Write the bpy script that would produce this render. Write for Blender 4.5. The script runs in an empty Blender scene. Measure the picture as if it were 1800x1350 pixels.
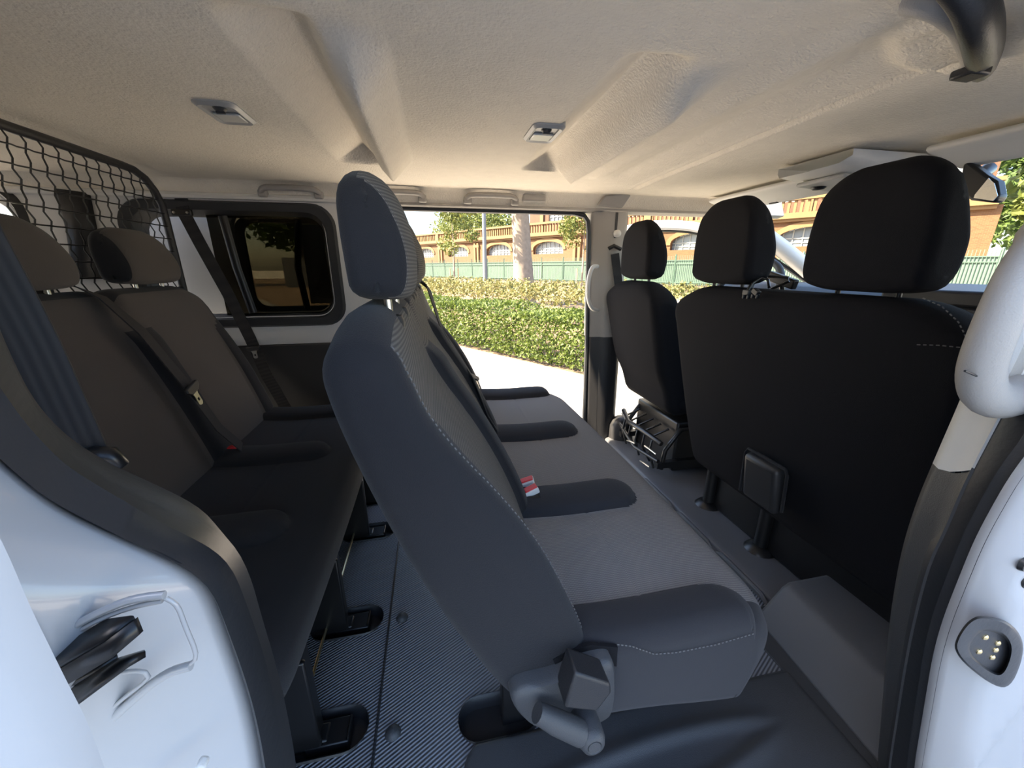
import bpy, bmesh, math, random
from math import sin, cos, pi, radians, sqrt, exp
from mathutils import Vector as V, Matrix

random.seed(7)
S = bpy.context.scene
COL = S.collection

# ------------------------------------------------------------------ camera
F = 670.0
CAM = V((0.0, -1.15, 1.0))
TH = math.atan((675 - 470) / F)
PS = math.atan(142 * cos(TH) / F)
FW = V((sin(PS) * cos(TH), cos(PS) * cos(TH), -sin(TH)))
RT = V((cos(PS), -sin(PS), 0))
UP = RT.cross(FW)
cd = bpy.data.cameras.new('camera')
cam = bpy.data.objects.new('camera', cd)
COL.objects.link(cam)
M = Matrix((RT, UP, -FW)).transposed().to_4x4()
M.translation = CAM
cam.matrix_world = M
cd.sensor_width = 36
cd.lens = F / 1800 * 36
cd.clip_start = 0.01
cd.clip_end = 500
S.camera = cam


def at(px, py, axis, val):
    """world point seen at a pixel of the 1800x1350 photograph, on a plane x / y / z = val"""
    d = RT * (px - 900) / F + UP * (675 - py) / F + FW
    i = 'xyz'.index(axis)
    return CAM + d * ((val - CAM[i]) / d[i])


# ------------------------------------------------------------------ materials
def mat(name, col, rough=.6, metal=0.0, noise=0, nscale=300, var=0, vscale=8, spec=.5, coat=0, emit=None, sheen=0):
    m = bpy.data.materials.new(name)
    m.use_nodes = True
    nt = m.node_tree
    b = nt.nodes['Principled BSDF']
    b.inputs['Base Color'].default_value = (*col, 1)
    b.inputs['Roughness'].default_value = rough
    b.inputs['Metallic'].default_value = metal
    b.inputs['Specular IOR Level'].default_value = spec
    b.inputs['Coat Weight'].default_value = coat
    if sheen:
        b.inputs['Sheen Weight'].default_value = sheen
        b.inputs['Sheen Roughness'].default_value = .5
    tc = nt.nodes.new('ShaderNodeTexCoord')
    if noise:
        n = nt.nodes.new('ShaderNodeTexNoise')
        n.inputs['Scale'].default_value = nscale
        n.inputs['Detail'].default_value = 3
        nt.links.new(tc.outputs['Object'], n.inputs['Vector'])
        bp = nt.nodes.new('ShaderNodeBump')
        bp.inputs['Strength'].default_value = noise
        bp.inputs['Distance'].default_value = .003
        nt.links.new(n.outputs['Fac'], bp.inputs['Height'])
        nt.links.new(bp.outputs['Normal'], b.inputs['Normal'])
    if var:
        n2 = nt.nodes.new('ShaderNodeTexNoise')
        n2.inputs['Scale'].default_value = vscale
        n2.inputs['Detail'].default_value = 4
        nt.links.new(tc.outputs['Object'], n2.inputs['Vector'])
        mx = nt.nodes.new('ShaderNodeMix')
        mx.data_type = 'RGBA'
        mx.inputs[6].default_value = (*[c * (1 - var) for c in col], 1)
        mx.inputs[7].default_value = (*[min(1, c * (1 + var)) for c in col], 1)
        nt.links.new(n2.outputs['Fac'], mx.inputs[0])
        nt.links.new(mx.outputs[2], b.inputs['Base Color'])
    if emit:
        b.inputs['Emission Color'].default_value = (*emit[0], 1)
        b.inputs['Emission Strength'].default_value = emit[1]
    return m


def ribbed(name, c0, c1, rough, axis, scale, rot=(0, 0, 0), bump=.4, dist=.002, two=None):
    m = mat(name, c0, rough)
    nt = m.node_tree
    b = nt.nodes['Principled BSDF']
    tc = [n for n in nt.nodes if n.type == 'TEX_COORD'][0]
    mp = nt.nodes.new('ShaderNodeMapping')
    mp.inputs['Rotation'].default_value = rot
    nt.links.new(tc.outputs['Object'], mp.inputs['Vector'])
    w = nt.nodes.new('ShaderNodeTexWave')
    w.bands_direction = axis
    w.inputs['Scale'].default_value = scale
    nt.links.new(mp.outputs['Vector'], w.inputs['Vector'])
    fac = w.outputs['Fac']
    if two:
        w2 = nt.nodes.new('ShaderNodeTexWave')
        w2.bands_direction = two[0]
        w2.inputs['Scale'].default_value = two[1]
        nt.links.new(mp.outputs['Vector'], w2.inputs['Vector'])
        mu = nt.nodes.new('ShaderNodeMath')
        mu.operation = 'MULTIPLY'
        nt.links.new(fac, mu.inputs[0])
        nt.links.new(w2.outputs['Fac'], mu.inputs[1])
        fac = mu.outputs[0]
    mx = nt.nodes.new('ShaderNodeMix')
    mx.data_type = 'RGBA'
    mx.inputs[6].default_value = (*c0, 1)
    mx.inputs[7].default_value = (*c1, 1)
    nt.links.new(fac, mx.inputs[0])
    nt.links.new(mx.outputs[2], b.inputs['Base Color'])
    bp = nt.nodes.new('ShaderNodeBump')
    bp.inputs['Strength'].default_value = bump
    bp.inputs['Distance'].default_value = dist
    nt.links.new(fac, bp.inputs['Height'])
    nt.links.new(bp.outputs['Normal'], b.inputs['Normal'])
    return m


def glass(name, tint, gloss=.08):
    m = bpy.data.materials.new(name)
    m.use_nodes = True
    nt = m.node_tree
    nt.nodes.remove(nt.nodes['Principled BSDF'])
    out = nt.nodes['Material Output']
    t = nt.nodes.new('ShaderNodeBsdfTransparent')
    t.inputs[0].default_value = (*tint, 1)
    g = nt.nodes.new('ShaderNodeBsdfGlossy')
    g.inputs['Roughness'].default_value = .02
    fr = nt.nodes.new('ShaderNodeLayerWeight')
    fr.inputs['Blend'].default_value = gloss
    ms = nt.nodes.new('ShaderNodeMixShader')
    nt.links.new(fr.outputs['Fresnel'], ms.inputs[0])
    nt.links.new(t.outputs[0], ms.inputs[1])
    nt.links.new(g.outputs[0], ms.inputs[2])
    nt.links.new(ms.outputs[0], out.inputs[0])
    return m


def leafmat(name, c0, c1, trans=.35):
    m = bpy.data.materials.new(name)
    m.use_nodes = True
    nt = m.node_tree
    b = nt.nodes['Principled BSDF']
    out = nt.nodes['Material Output']
    ge = nt.nodes.new('ShaderNodeNewGeometry')
    mx = nt.nodes.new('ShaderNodeMix')
    mx.data_type = 'RGBA'
    mx.inputs[6].default_value = (*c0, 1)
    mx.inputs[7].default_value = (*c1, 1)
    nt.links.new(ge.outputs['Random Per Island'], mx.inputs[0])
    nt.links.new(mx.outputs[2], b.inputs['Base Color'])
    b.inputs['Roughness'].default_value = .55
    tr = nt.nodes.new('ShaderNodeBsdfTranslucent')
    nt.links.new(mx.outputs[2], tr.inputs[0])
    ms = nt.nodes.new('ShaderNodeMixShader')
    ms.inputs[0].default_value = trans
    nt.links.new(b.outputs[0], ms.inputs[1])
    nt.links.new(tr.outputs[0], ms.inputs[2])
    nt.links.new(ms.outputs[0], out.inputs[0])
    return m


def brickmat(name, c1, c2, mortar, scale, rough=.85):
    m = mat(name, c1, rough)
    nt = m.node_tree
    b = nt.nodes['Principled BSDF']
    tc = [n for n in nt.nodes if n.type == 'TEX_COORD'][0]
    mp = nt.nodes.new('ShaderNodeMapping')
    mp.inputs['Rotation'].default_value = (radians(90), 0, 0)
    nt.links.new(tc.outputs['Object'], mp.inputs['Vector'])
    br = nt.nodes.new('ShaderNodeTexBrick')
    br.inputs['Color1'].default_value = (*c1, 1)
    br.inputs['Color2'].default_value = (*c2, 1)
    br.inputs['Mortar'].default_value = (*mortar, 1)
    br.inputs['Scale'].default_value = scale
    br.inputs['Mortar Size'].default_value = .012
    br.inputs['Brick Width'].default_value = .5
    br.inputs['Row Height'].default_value = .18
    nt.links.new(mp.outputs['Vector'], br.inputs['Vector'])
    nt.links.new(br.outputs['Color'], b.inputs['Base Color'])
    return m


m_liner = mat('headliner_fabric', (.80, .74, .64), .95, noise=1.0, nscale=170, var=.06, vscale=30, spec=.1)
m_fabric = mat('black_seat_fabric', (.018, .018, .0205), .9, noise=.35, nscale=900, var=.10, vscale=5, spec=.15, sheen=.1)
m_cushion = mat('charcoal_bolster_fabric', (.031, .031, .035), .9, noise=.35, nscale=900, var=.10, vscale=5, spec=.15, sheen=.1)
m_fabric_front = mat('shaded_seat_fabric', (.0115, .0115, .0135), .92, noise=.35, nscale=900, var=.10, vscale=5, spec=.12)  # copy of the black seat fabric with deeper shade put into its colour
m_fabric2 = mat('grey_seat_fabric', (.072, .064, .060), .9, noise=.35, nscale=700, var=.10, vscale=5, spec=.15, sheen=.1)
m_rib = ribbed('ribbed_seat_fabric', (.155, .15, .15), (.36, .34, .32), .9, 'Y', 70, two=('X', 110), bump=.5)
m_ribz = ribbed('ribbed_backrest_fabric', (.06, .056, .052), (.21, .19, .17), .9, 'Z', 66, two=('Y', 110), bump=.5)
m_thread = mat('grey_thread', (.13, .127, .125), .8)
m_plastic = mat('black_plastic', (.022, .022, .024), .42, noise=.15, nscale=500)
m_dark = mat('dark_grey_plastic', (.050, .052, .056), .5, noise=.2, nscale=600)
m_charc = mat('charcoal_plastic', (.095, .098, .108), .45, noise=.2, nscale=700)
m_floor = ribbed('rubber_floor_mat', (.055, .058, .066), (.28, .29, .32), .5, 'X', 42, rot=(0, 0, radians(62)), bump=.8, dist=.003)
m_rubber = mat('black_rubber', (.024, .026, .030), .42, noise=.1, nscale=150)
m_white = mat('shaded_white_paint', (.44, .45, .465), .28, coat=.5, var=.02, vscale=4)  # white set darker than real, its colour carries the near side's shade
m_wpanel = mat('white_inner_panel', (.66, .66, .66), .5)
m_trim = mat('warm_grey_trim', (.36, .34, .315), .55, noise=.2, nscale=500)
m_trim2 = mat('light_grey_trim', (.70, .69, .66), .55, noise=.15, nscale=500)
m_black = mat('gloss_black', (.010, .010, .011), .34)
m_metal = mat('bare_steel', (.62, .60, .56), .3, metal=1)
m_brass = mat('brass', (.75, .62, .36), .35, metal=1)
m_red = mat('red_button', (.65, .03, .03), .4)
m_web = ribbed('black_webbing', (.013, .013, .015), (.024, .023, .024), .8, 'Y', 110, bump=.2)
m_lens = mat('lamp_lens', (.62, .62, .60), .25)
m_lampbody = mat('grey_lamp_body', (.42, .42, .41), .4)
m_chrome = mat('mirror_glass', (.8, .82, .82), .03, metal=1)
m_gtint = glass('tinted_glass', (.22, .21, .18), .06)
m_gtint2 = glass('tinted_door_glass', (.60, .58, .52), .08)
m_gclear = glass('windscreen_glass', (.93, .95, .93), .004)
m_pave = mat('pale_pavement', (.52, .49, .45), .9, noise=.3, nscale=30, var=.10, vscale=3)
m_road = mat('asphalt', (.20, .20, .20), .9, noise=.4, nscale=60, var=.15, vscale=1)
m_soil = mat('soil', (.16, .11, .07), .95, noise=.6, nscale=25, var=.3, vscale=12)
m_brick = brickmat('orange_brick', (.135, .060, .022), (.105, .043, .015), (.14, .092, .052), 2.2)
m_stone = mat('ochre_stone_trim', (.17, .098, .042), .85, var=.1, vscale=2)
m_bred = brickmat('red_brick', (.115, .046, .023), (.095, .036, .018), (.12, .08, .052), 2.2)
m_wglass = mat('pale_window', (.14, .155, .17), .25)
m_wbar = mat('white_bar', (.28, .275, .25), .6)
m_fence = mat('pale_green_fence', (.075, .125, .095), .5)
m_fscreen = mat('green_screen', (.115, .175, .138), .75, var=.05, vscale=1)
m_bark = mat('plane_tree_bark', (.25, .20, .155), .9, noise=.5, nscale=20, var=.35, vscale=7)
m_bark2 = mat('brown_bark', (.20, .15, .11), .9, var=.2, vscale=9)
m_pole = mat('galvanised_pole', (.20, .215, .23), .45, metal=.3)
m_stake = mat('wooden_stake', (.45, .30, .16), .85)
m_hedge = leafmat('hedge_leaf', (.038, .070, .009), (.14, .185, .030))
m_shrub = leafmat('variegated_leaf', (.11, .125, .035), (.28, .25, .10))
m_tleaf = leafmat('tree_leaf', (.07, .10, .018), (.18, .20, .05))
m_tleaf2 = leafmat('dark_tree_leaf', (.045, .085, .018), (.14, .20, .05))


# ------------------------------------------------------------------ mesh helpers
class MB:
    def __init__(s):
        s.v, s.f, s.m = [], [], []

    def add(s, vs, fs, m=0):
        o = len(s.v)
        s.v += [tuple(p) for p in vs]
        for f in fs:
            s.f.append(tuple(i + o for i in f))
            s.m.append(m)
        return s

    def box(s, c, d, rot=None, m=0, taper=1.0):
        vs = []
        for z in (-.5, .5):
            k = taper if z > 0 else 1
            for x, y in ((-.5, -.5), (.5, -.5), (.5, .5), (-.5, .5)):
                p = V((x * d[0] * k, y * d[1] * k, z * d[2]))
                if rot is not None:
                    p = rot @ p
                vs.append(p + V(c))
        return s.add(vs, [(3, 2, 1, 0), (4, 5, 6, 7), (0, 1, 5, 4), (1, 2, 6, 5), (2, 3, 7, 6), (3, 0, 4, 7)], m)

    def tube(s, pts, r, n=10, m=0, closed=False, cap=True, sy=1.0, up=None):
        pts = [V(p) for p in pts]
        N = len(pts)
        rr = r if isinstance(r, (list, tuple)) else [r] * N
        vs = []
        prev = None
        for i, p in enumerate(pts):
            a = pts[(i - 1) % N] if (i > 0 or closed) else pts[0]
            b = pts[(i + 1) % N] if (i < N - 1 or closed) else pts[-1]
            t = (b - a)
            t = t.normalized() if t.length > 1e-9 else V((0, 0, 1))
            if prev is None:
                ref = V(up) if up else (V((0, 0, 1)) if abs(t.z) < .9 else V((1, 0, 0)))
            else:
                ref = prev
            x = ref - t * ref.dot(t)
            x.normalize()
            prev = x
            y = t.cross(x)
            for k in range(n):
                an = 2 * pi * k / n
                vs.append(p + x * cos(an) * rr[i] + y * sin(an) * rr[i] * sy)
        fs = []
        L = N if closed else N - 1
        for i in range(L):
            j = (i + 1) % N
            for k in range(n):
                q = (k + 1) % n
                fs.append((i * n + k, i * n + q, j * n + q, j * n + k))
        if cap and not closed:
            fs.append(tuple(reversed(range(n))))
            fs.append(tuple((N - 1) * n + k for k in range(n)))
        return s.add(vs, fs, m)

    def prism(s, poly, vec, m=0):
        n = len(poly)
        vec = V(vec)
        vs = [V(p) for p in poly] + [V(p) + vec for p in poly]
        fs = [tuple(reversed(range(n))), tuple(range(n, 2 * n))]
        fs += [(i, (i + 1) % n, n + (i + 1) % n, n + i) for i in range(n)]
        return s.add(vs, fs, m)

    def strip(s, rows, m=0, closed=False):
        n = len(rows[0])
        vs = [p for r in rows for p in r]
        fs = []
        for i in range(len(rows) - 1):
            for k in range(n if closed else n - 1):
                q = (k + 1) % n
                fs.append((i * n + k, i * n + q, (i + 1) * n + q, (i + 1) * n + k))
        return s.add(vs, fs, m)

    def cyl(s, a, b, r, n=16, m=0, r2=None):
        return s.tube([a, b], [r, r2 if r2 is not None else r], n, m)

    def lathe(s, prof, c, axis=(0, 0, 1), n=24, m=0):
        ax = V(axis).normalized()
        ref = V((1, 0, 0)) if abs(ax.x) < .9 else V((0, 1, 0))
        x = (ref - ax * ref.dot(ax)).normalized()
        y = ax.cross(x)
        rows = [[V(c) + ax * h + (x * cos(2 * pi * k / n) + y * sin(2 * pi * k / n)) * r for k in range(n)] for r, h in prof]
        return s.strip(rows, m, closed=True)

    def build(s, name, mats, parent=None, smooth=40, bevel=0, bseg=2, sub=0, solid=0, fix=True):
        me = bpy.data.meshes.new(name)
        me.from_pydata(s.v, [], s.f)
        mats = mats if isinstance(mats, (list, tuple)) else [mats]
        for q in mats:
            me.materials.append(q)
        if len(mats) > 1:
            me.polygons.foreach_set('material_index', s.m)
        if fix:
            bm = bmesh.new()
            bm.from_mesh(me)
            bmesh.ops.recalc_face_normals(bm, faces=bm.faces)
            bm.to_mesh(me)
            bm.free()
        me.polygons.foreach_set('use_smooth', [bool(smooth)] * len(me.polygons))
        me.update()
        if smooth and smooth < 170:
            me.set_sharp_from_angle(angle=radians(smooth))
        o = bpy.data.objects.new(name, me)
        COL.objects.link(o)
        if parent:
            o.parent = parent
            o.matrix_parent_inverse = Matrix.Translation(-parent.location)
        if solid:
            md = o.modifiers.new('thick', 'SOLIDIFY')
            md.thickness = solid
            md.offset = 0
        if bevel:
            md = o.modifiers.new('bevel', 'BEVEL')
            md.width = bevel
            md.segments = bseg
            md.limit_method = 'ANGLE'
            md.angle_limit = radians(35)
            md.harden_normals = False
        if sub:
            md = o.modifiers.new('sub', 'SUBSURF')
            md.levels = md.render_levels = sub
        return o


def thing(name, label, cat, loc=(0, 0, 0), group=None):
    o = bpy.data.objects.new(name, None)
    COL.objects.link(o)
    o.location = loc
    o.empty_display_size = .05
    o['label'] = label
    o['category'] = cat
    if group:
        o['group'] = group
    return o


def tag(o, label, cat, group=None, kind=None):
    o['label'] = label
    o['category'] = cat
    if group:
        o['group'] = group
    if kind:
        o['kind'] = kind
    return o


def struct(o, label=None):
    o['kind'] = 'structure'
    if label:
        o['label'] = label
    return o


def sm(t):
    t = max(0.0, min(1.0, t))
    return t * t * (3 - 2 * t)


def chaikin(p, it=2, closed=True):
    for _ in range(it):
        q = []
        n = len(p)
        for i in range(n if closed else n - 1):
            a, b = p[i], p[(i + 1) % n]
            q.append(tuple(a[k] * .75 + b[k] * .25 for k in range(len(a))))
            q.append(tuple(a[k] * .25 + b[k] * .75 for k in range(len(a))))
        if not closed:
            q = [p[0]] + q + [p[-1]]
        p = q
    return p


def resample(p, n, closed=True):
    P = [V((*q, 0)) if len(q) == 2 else V(q) for q in p]
    if closed:
        P.append(P[0])
    L = [0]
    for a, b in zip(P, P[1:]):
        L.append(L[-1] + (b - a).length)
    out = []
    j = 0
    for i in range(n):
        d = L[-1] * i / (n if closed else n - 1)
        while j < len(L) - 2 and L[j + 1] < d:
            j += 1
        t = (d - L[j]) / max(1e-9, L[j + 1] - L[j])
        out.append(P[j].lerp(P[j + 1], min(1, t)))
    return [tuple(q)[:len(p[0])] for q in out]


def rrect(x0, z0, x1, z1, r, n=6):
    pts = []
    for cx, cz, a0 in ((x1 - r, z1 - r, 0), (x0 + r, z1 - r, 90), (x0 + r, z0 + r, 180), (x1 - r, z0 + r, 270)):
        for i in range(n + 1):
            a = radians(a0 + 90 * i / n)
            pts.append((cx + r * cos(a), cz + r * sin(a)))
    return pts


def holed(outer, holes, place, thick=0):
    """flat sheet with holes; outer / holes are 2D loops, place maps (a,b) to 3D"""
    bm = bmesh.new()
    edges = []
    for lp in [outer] + holes:
        vs = [bm.verts.new(place(*q)) for q in lp]
        for i in range(len(vs)):
            edges.append(bm.edges.new((vs[i], vs[(i + 1) % len(vs)])))
    bmesh.ops.triangle_fill(bm, edges=edges, use_beauty=True, use_dissolve=False)
    mb = MB()
    bm.verts.index_update()
    mb.add([v.co.copy() for v in bm.verts], [[v.index for v in f.verts] for f in bm.faces])
    bm.free()
    return mb


def pillow(prof, y0, y1, r, fn=None, matfn=None, n=90, ny=90, smooth_it=2, mb=None, inset=None):
    """soft body: an XZ profile swept along Y with rounded ends, then deformed by fn"""
    p = resample(chaikin(prof, smooth_it), n)
    area = sum(p[i][0] * p[(i + 1) % n][1] - p[(i + 1) % n][0] * p[i][1] for i in range(n))
    nor = []
    for i in range(n):
        a, b = V(p[i - 1]), V(p[(i + 1) % n])
        t = (b - a).normalized()
        q = V((t.y, -t.x))
        nor.append(q if area > 0 else -q)
    st = []
    K = 9
    for k in range(K):
        a = (pi / 2) * k / K
        st.append((y0 + r * (1 - sin(a)) * 1.0, None, cos(a)))
    rows = []
    ends0 = [(y0 + r * (1 - cos(pi / 2 * k / K)), r * (1 - sin(pi / 2 * k / K))) for k in range(K)]
    mid = [(y0 + r + (y1 - y0 - 2 * r) * i / ny, 0) for i in range(ny + 1)]
    ends1 = [(y1 - r * (1 - cos(pi / 2 * k / K)), r * (1 - sin(pi / 2 * k / K))) for k in reversed(range(K))]
    for y, ins in ends0 + mid + ends1:
        ring = [V((p[i][0] - nor[i].x * ins, y, p[i][1] - nor[i].y * ins)) for i in range(n)]
        for _ in range(int(ins * 400)):
            ring = [(ring[i - 1] + ring[i] * 2 + ring[(i + 1) % n]) / 4 for i in range(n)]
        rows.append(ring)
    mb = mb or MB()
    flat = [q for row in rows for q in row]
    if fn:
        rows = [[V(fn(*q)) for q in row] for row in rows]
    base = len(mb.f)
    mb.strip(rows, 0, closed=True)
    o = len(mb.v) - len(rows) * n
    mb.f.append(tuple(reversed(range(o, o + n))))
    mb.m.append(0)
    mb.f.append(tuple(range(o + (len(rows) - 1) * n, o + len(rows) * n)))
    mb.m.append(0)
    if matfn:
        for i in range(base, len(mb.f)):
            f = mb.f[i]
            c = sum((flat[k - o] for k in f), V()) / len(f)
            mb.m[i] = matfn(c)
    return mb


def strap(pts, width, wdirs, th=.0016, m=0, mb=None):
    mb = mb or MB()
    rows = []
    N = len(pts)
    for i, p in enumerate(pts):
        p = V(p)
        a, b = V(pts[max(0, i - 1)]), V(pts[min(N - 1, i + 1)])
        t = (b - a).normalized()
        w = V(wdirs[i] if isinstance(wdirs, list) else wdirs)
        w = (w - t * w.dot(t)).normalized()
        nn = t.cross(w)
        h = width / 2
        rows.append([p - w * h - nn * th, p + w * h - nn * th, p + w * h + nn * th, p - w * h + nn * th])
    mb.strip(rows, m, closed=True)
    o = len(mb.v) - 4 * N
    mb.f += [(o, o + 1, o + 2, o + 3), (o + 4 * N - 4, o + 4 * N - 3, o + 4 * N - 2, o + 4 * N - 1)]
    mb.m += [m, m]
    return mb


def dashes(pts, r=.0012, step=.008, mb=None):
    mb = mb or MB()
    P = resample(pts, max(4, int(sum((V(a) - V(b)).length for a, b in zip(pts, pts[1:])) / step) * 2), closed=False)
    for i in range(0, len(P) - 1, 2):
        mb.tube([P[i], V(P[i]).lerp(V(P[i + 1]), 1.0)], r, 5)
    return mb


# ------------------------------------------------------------------ the van: headliner, floor, walls
def ceil_z(x, y):
    z = 1.345
    z -= .004 * sm((y - .42) / .30) + .070 * sm((y - .765) / .055)
    z -= .018 * sm((-y - .50) / .25) + .045 * sm((-y - .74) / .12)

    def rib(x0, lift, drop, yn, yf):
        t = (x - x0)
        wy = sm((y - yn) / .15) * sm((yf - y) / .05)
        wu = sm((y - yn + .01) / .05) * sm((yf - y + .01) / .015)
        up = lift * max(0, min(1, (t + .09) / .09 if t < 0 else 1 - t / .055))
        dn = -drop * max(0, min(1, (t - .03) / .06 if t < .09 else 1 - (t - .09) / .065))
        return up * wu + dn * wy
    z += rib(-.20, .056, .068, -.43, .40)
    z += rib(.43, .052, .054, -.43, .38)
    z += -.012 * exp(-((x - .66) / .03) ** 2) * sm((y + .65) / .1) * sm((.5 - y) / .1)
    z += .012 * exp(-((x - .76) / .035) ** 2) * sm((y + .70) / .1) * sm((.5 - y) / .1)
    g = abs(x - .890 - .035 * (y + .45) * .9)
    z += (.016 * max(0, 1 - g / .013) - .005 * max(0, 1 - abs(g - .022) / .012)) * sm((y + .55) / .02) * sm((.64 - y) / .02)
    z -= .030 * sm((x - 1.46) / .14)
    # moulded bulge round the overhead belt guide
    d = sqrt(((x - .86) / .15) ** 2 + ((y + .62) / .12) ** 2)
    z -= .018 * sm((1.15 - d) / .3)
    return z


mb = MB()
xs = [-2.32 + i * .006 for i in range(int((1.64 + 2.32) / .006) + 1)]
ys = [-.87 + i * .0125 for i in range(int(1.72 / .0125) + 1)]
rows = [[(x, y, ceil_z(x, y)) for y in ys] for x in xs]
mb.strip(rows)
ceiling = mb.build('ceiling', m_liner, smooth=179)
struct(ceiling, 'greige felt headliner with two moulded cross ribs')
mb = MB()
mb.box((-.34, 0, 1.43), (3.98, 1.86, .02))
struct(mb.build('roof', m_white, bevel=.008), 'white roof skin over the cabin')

# floor with the anchor pockets cut out
ROW3 = [(-.49), (-.205), (.205), (.435)]
pockets = []
for y in ROW3:
    pockets.append((-.40, -.20, y))
for y in (-.53, -.235, .20):
    pockets.append((.0, .19, y))


def stadium(x0, x1, y, w=.046, n=10):
    c0, c1 = x0 + w, x1 - w
    return [(c1 + w * cos(a), y + w * sin(a)) for a in [radians(-90 + 180 * i / n) for i in range(n + 1)]] + \
           [(c0 + w * cos(a), y + w * sin(a)) for a in [radians(90 + 180 * i / n) for i in range(n + 1)]]


mb = holed([(-2.32, -.88), (1.05, -.88), (1.05, .88), (-2.32, .88)], [stadium(*p) for p in pockets], lambda a, b: (a, b, 0))
struct(mb.build('floor', m_floor, smooth=0), 'dark ribbed rubber floor mat')
PL = ['in front of the nearest leg of the rear bench', 'at the second leg of the rear bench', 'at the third leg of the rear bench',
      'at the farthest leg of the rear bench', 'under the recliner end of the middle bench', 'beneath the middle of the middle bench', 'under the far seat of the middle bench']
for k, (p, w) in enumerate(zip(pockets, PL)):
    t = thing('floor_pocket', 'black anchor pocket in the floor ' + w, 'floor pocket', ((p[0] + p[1]) / 2, p[2], 0), 'anchor pockets in the floor')
    so, si = stadium(*p, w=.052), stadium(p[0] + .006, p[1] - .006, p[2], w=.040)
    s0 = stadium(*p, w=.0455)
    m2 = MB()
    m2.strip([[(a, b, .001) for a, b in so], [(a, b, .005) for a, b in stadium(*p, w=.049)], [(a, b, .003) for a, b in s0],
              [(a, b, -.030) for a, b in si]], closed=True)
    m2.add([(a, b, -.030) for a, b in si], [tuple(range(len(si)))])
    m2.build('cup', m_plastic, t, smooth=50)
    if k < 4:
        m3 = MB()
        m3.box((p[1] - .085, p[2], -.012), (.09, .055, .03))
        m3.box((p[1] - .042, p[2], -.006), (.006, .05, .03))
        m3.build('latch', m_black, t, smooth=30, bevel=.003)
        m4 = MB()
        m4.lathe([(0, .02), (.006, .018), (.008, .012), (.008, 0)], (p[1] - .125, p[2] - .012, .004), n=12)
        m4.build('bolt', m_metal, t)

mb = MB()
mb.tube([(-.182, -.86, .0), (-.182, .84, .0)], .0055, 8, sy=.6)
struct(mb.build('trim_1', m_rubber), 'raised seam across the floor mat')
for i, (x, y) in enumerate(((-.145, -.519), (-.146, -.219))):
    m2 = MB()
    m2.lathe([(.0001, .012), (.007, .011), (.013, .007), (.016, .001), (.018, 0)], (x, y, 0), n=20)
    tag(m2.build('floor_stud', m_dark, smooth=60), ('domed floor stud nearest the open door' if i == 0 else 'domed floor stud farther into the van by the second pocket'), 'stud', 'domed studs on the floor mat')

# sill step panel by the near door
mb = MB()
rows = []
for i in range(100):
    x = .005 + .835 * i / 99
    row = []
    for j in range(80):
        v = .40 * j / 79
        y = -.575 - v
        z = .012 * sm(min(v, x, .845 - x) / .012)
        u = (x - .36) / .40
        if abs(u) < 1:
            w = .050 * (1 - u * u)
            dd = abs(y + .705 - .03 * u) - w
            k = sm((1 - abs(u)) / .35)
            z += k * (.007 * exp(-(dd / .018) ** 2) - .004 * sm(-dd / .025))
        cr = .055
        xx = x + (cr - sqrt(max(0, cr * cr - (cr - v) ** 2))) * max(0, 1 - x / .3) if v < cr else x
        row.append((xx, y, z))
    rows.append(row)
mb.strip(rows)
struct(mb.build('trim_2', m_dark, smooth=60), 'moulded dark plastic step panel at the door sill')
mb = MB()
mb.box((-.3, -.91, -.02), (4.0, .06, .03))
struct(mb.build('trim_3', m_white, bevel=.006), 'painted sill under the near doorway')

mb = MB()
mb.box((.90, -.66, .0025), (.14, .52, .005))
struct(mb.build('trim_17', m_dark, bevel=.002), 'smooth dark floor strip beside the kick panel')
# cab floor ledge and kick panel
mb = MB()
mb.prism([(.955, -.42, -.005), (.965, -.42, .022), (.985, -.42, .03), (2.3, -.42, .03), (2.3, -.42, -.005)], (0, 1.28, 0))
struct(mb.build('trim_4', m_charc, bevel=.006, smooth=30), 'raised plastic ledge behind the front seats')
mb = MB()
for y0, y1 in ((-.40, -.18), (-.15, .06), (.09, .33)):
    mb.tube([(.951, y0, .010), (.951, y0 + .02, .024), (.951, y1 - .02, .024), (.951, y1, .010)], .0075, 8)
struct(mb.build('trim_5', m_charc), 'three raised edge bars on the ledge')
mb = MB()
mb.prism([(.88, -.425, 0), (.955, -.425, .105), (.975, -.425, .118), (1.4, -.425, .12), (1.4, -.425, 0)], (-.03, -.43, 0))
struct(mb.build('trim_6', m_charc, bevel=.012, smooth=40), 'smooth grey kick panel below the front bench')
mb = MB()
mb.lathe([(.0001, .006), (.03, .006), (.038, .004), (.041, 0)], at(1530, 1285, 'y', -.72), axis=(-.85, 0, .5), n=24)
tag(mb.build('access_cap', m_black), 'round black access cap at the foot of the grey kick panel', 'cap')

# far side wall with its two window openings
WY = .82
w1 = rrect(-1.18, .785, -.455, 1.225, .075)
w2 = rrect(-2.05, .80, -1.575, 1.27, .10)
mb = holed([(-2.34, 0), (-.29, 0), (-.29, 1.31), (-2.34, 1.31)], [w1, w2], lambda a, b: (a, WY, b))
struct(mb.build('wall_far', m_wpanel, smooth=0, solid=.03), 'white inner panel of the far side wall')
mb = MB()
mb.strip([[(x, WY - .012, z) for x, z in rrect(-1.235, .735, -.405, 1.268, .095)], [(x, WY - .034, z) for x, z in rrect(-1.225, .745, -.415, 1.258, .09)],
          [(x, WY - .030, z) for x, z in rrect(-1.185, .775, -.445, 1.228, .08)], [(x, WY + .03, z) for x, z in rrect(-1.16, .80, -.475, 1.205, .07)]], closed=True)
wf = mb.build('window_1', m_rubber, smooth=50)
struct(wf, 'black gasket round the tinted rear side window')
mb = MB()
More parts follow.
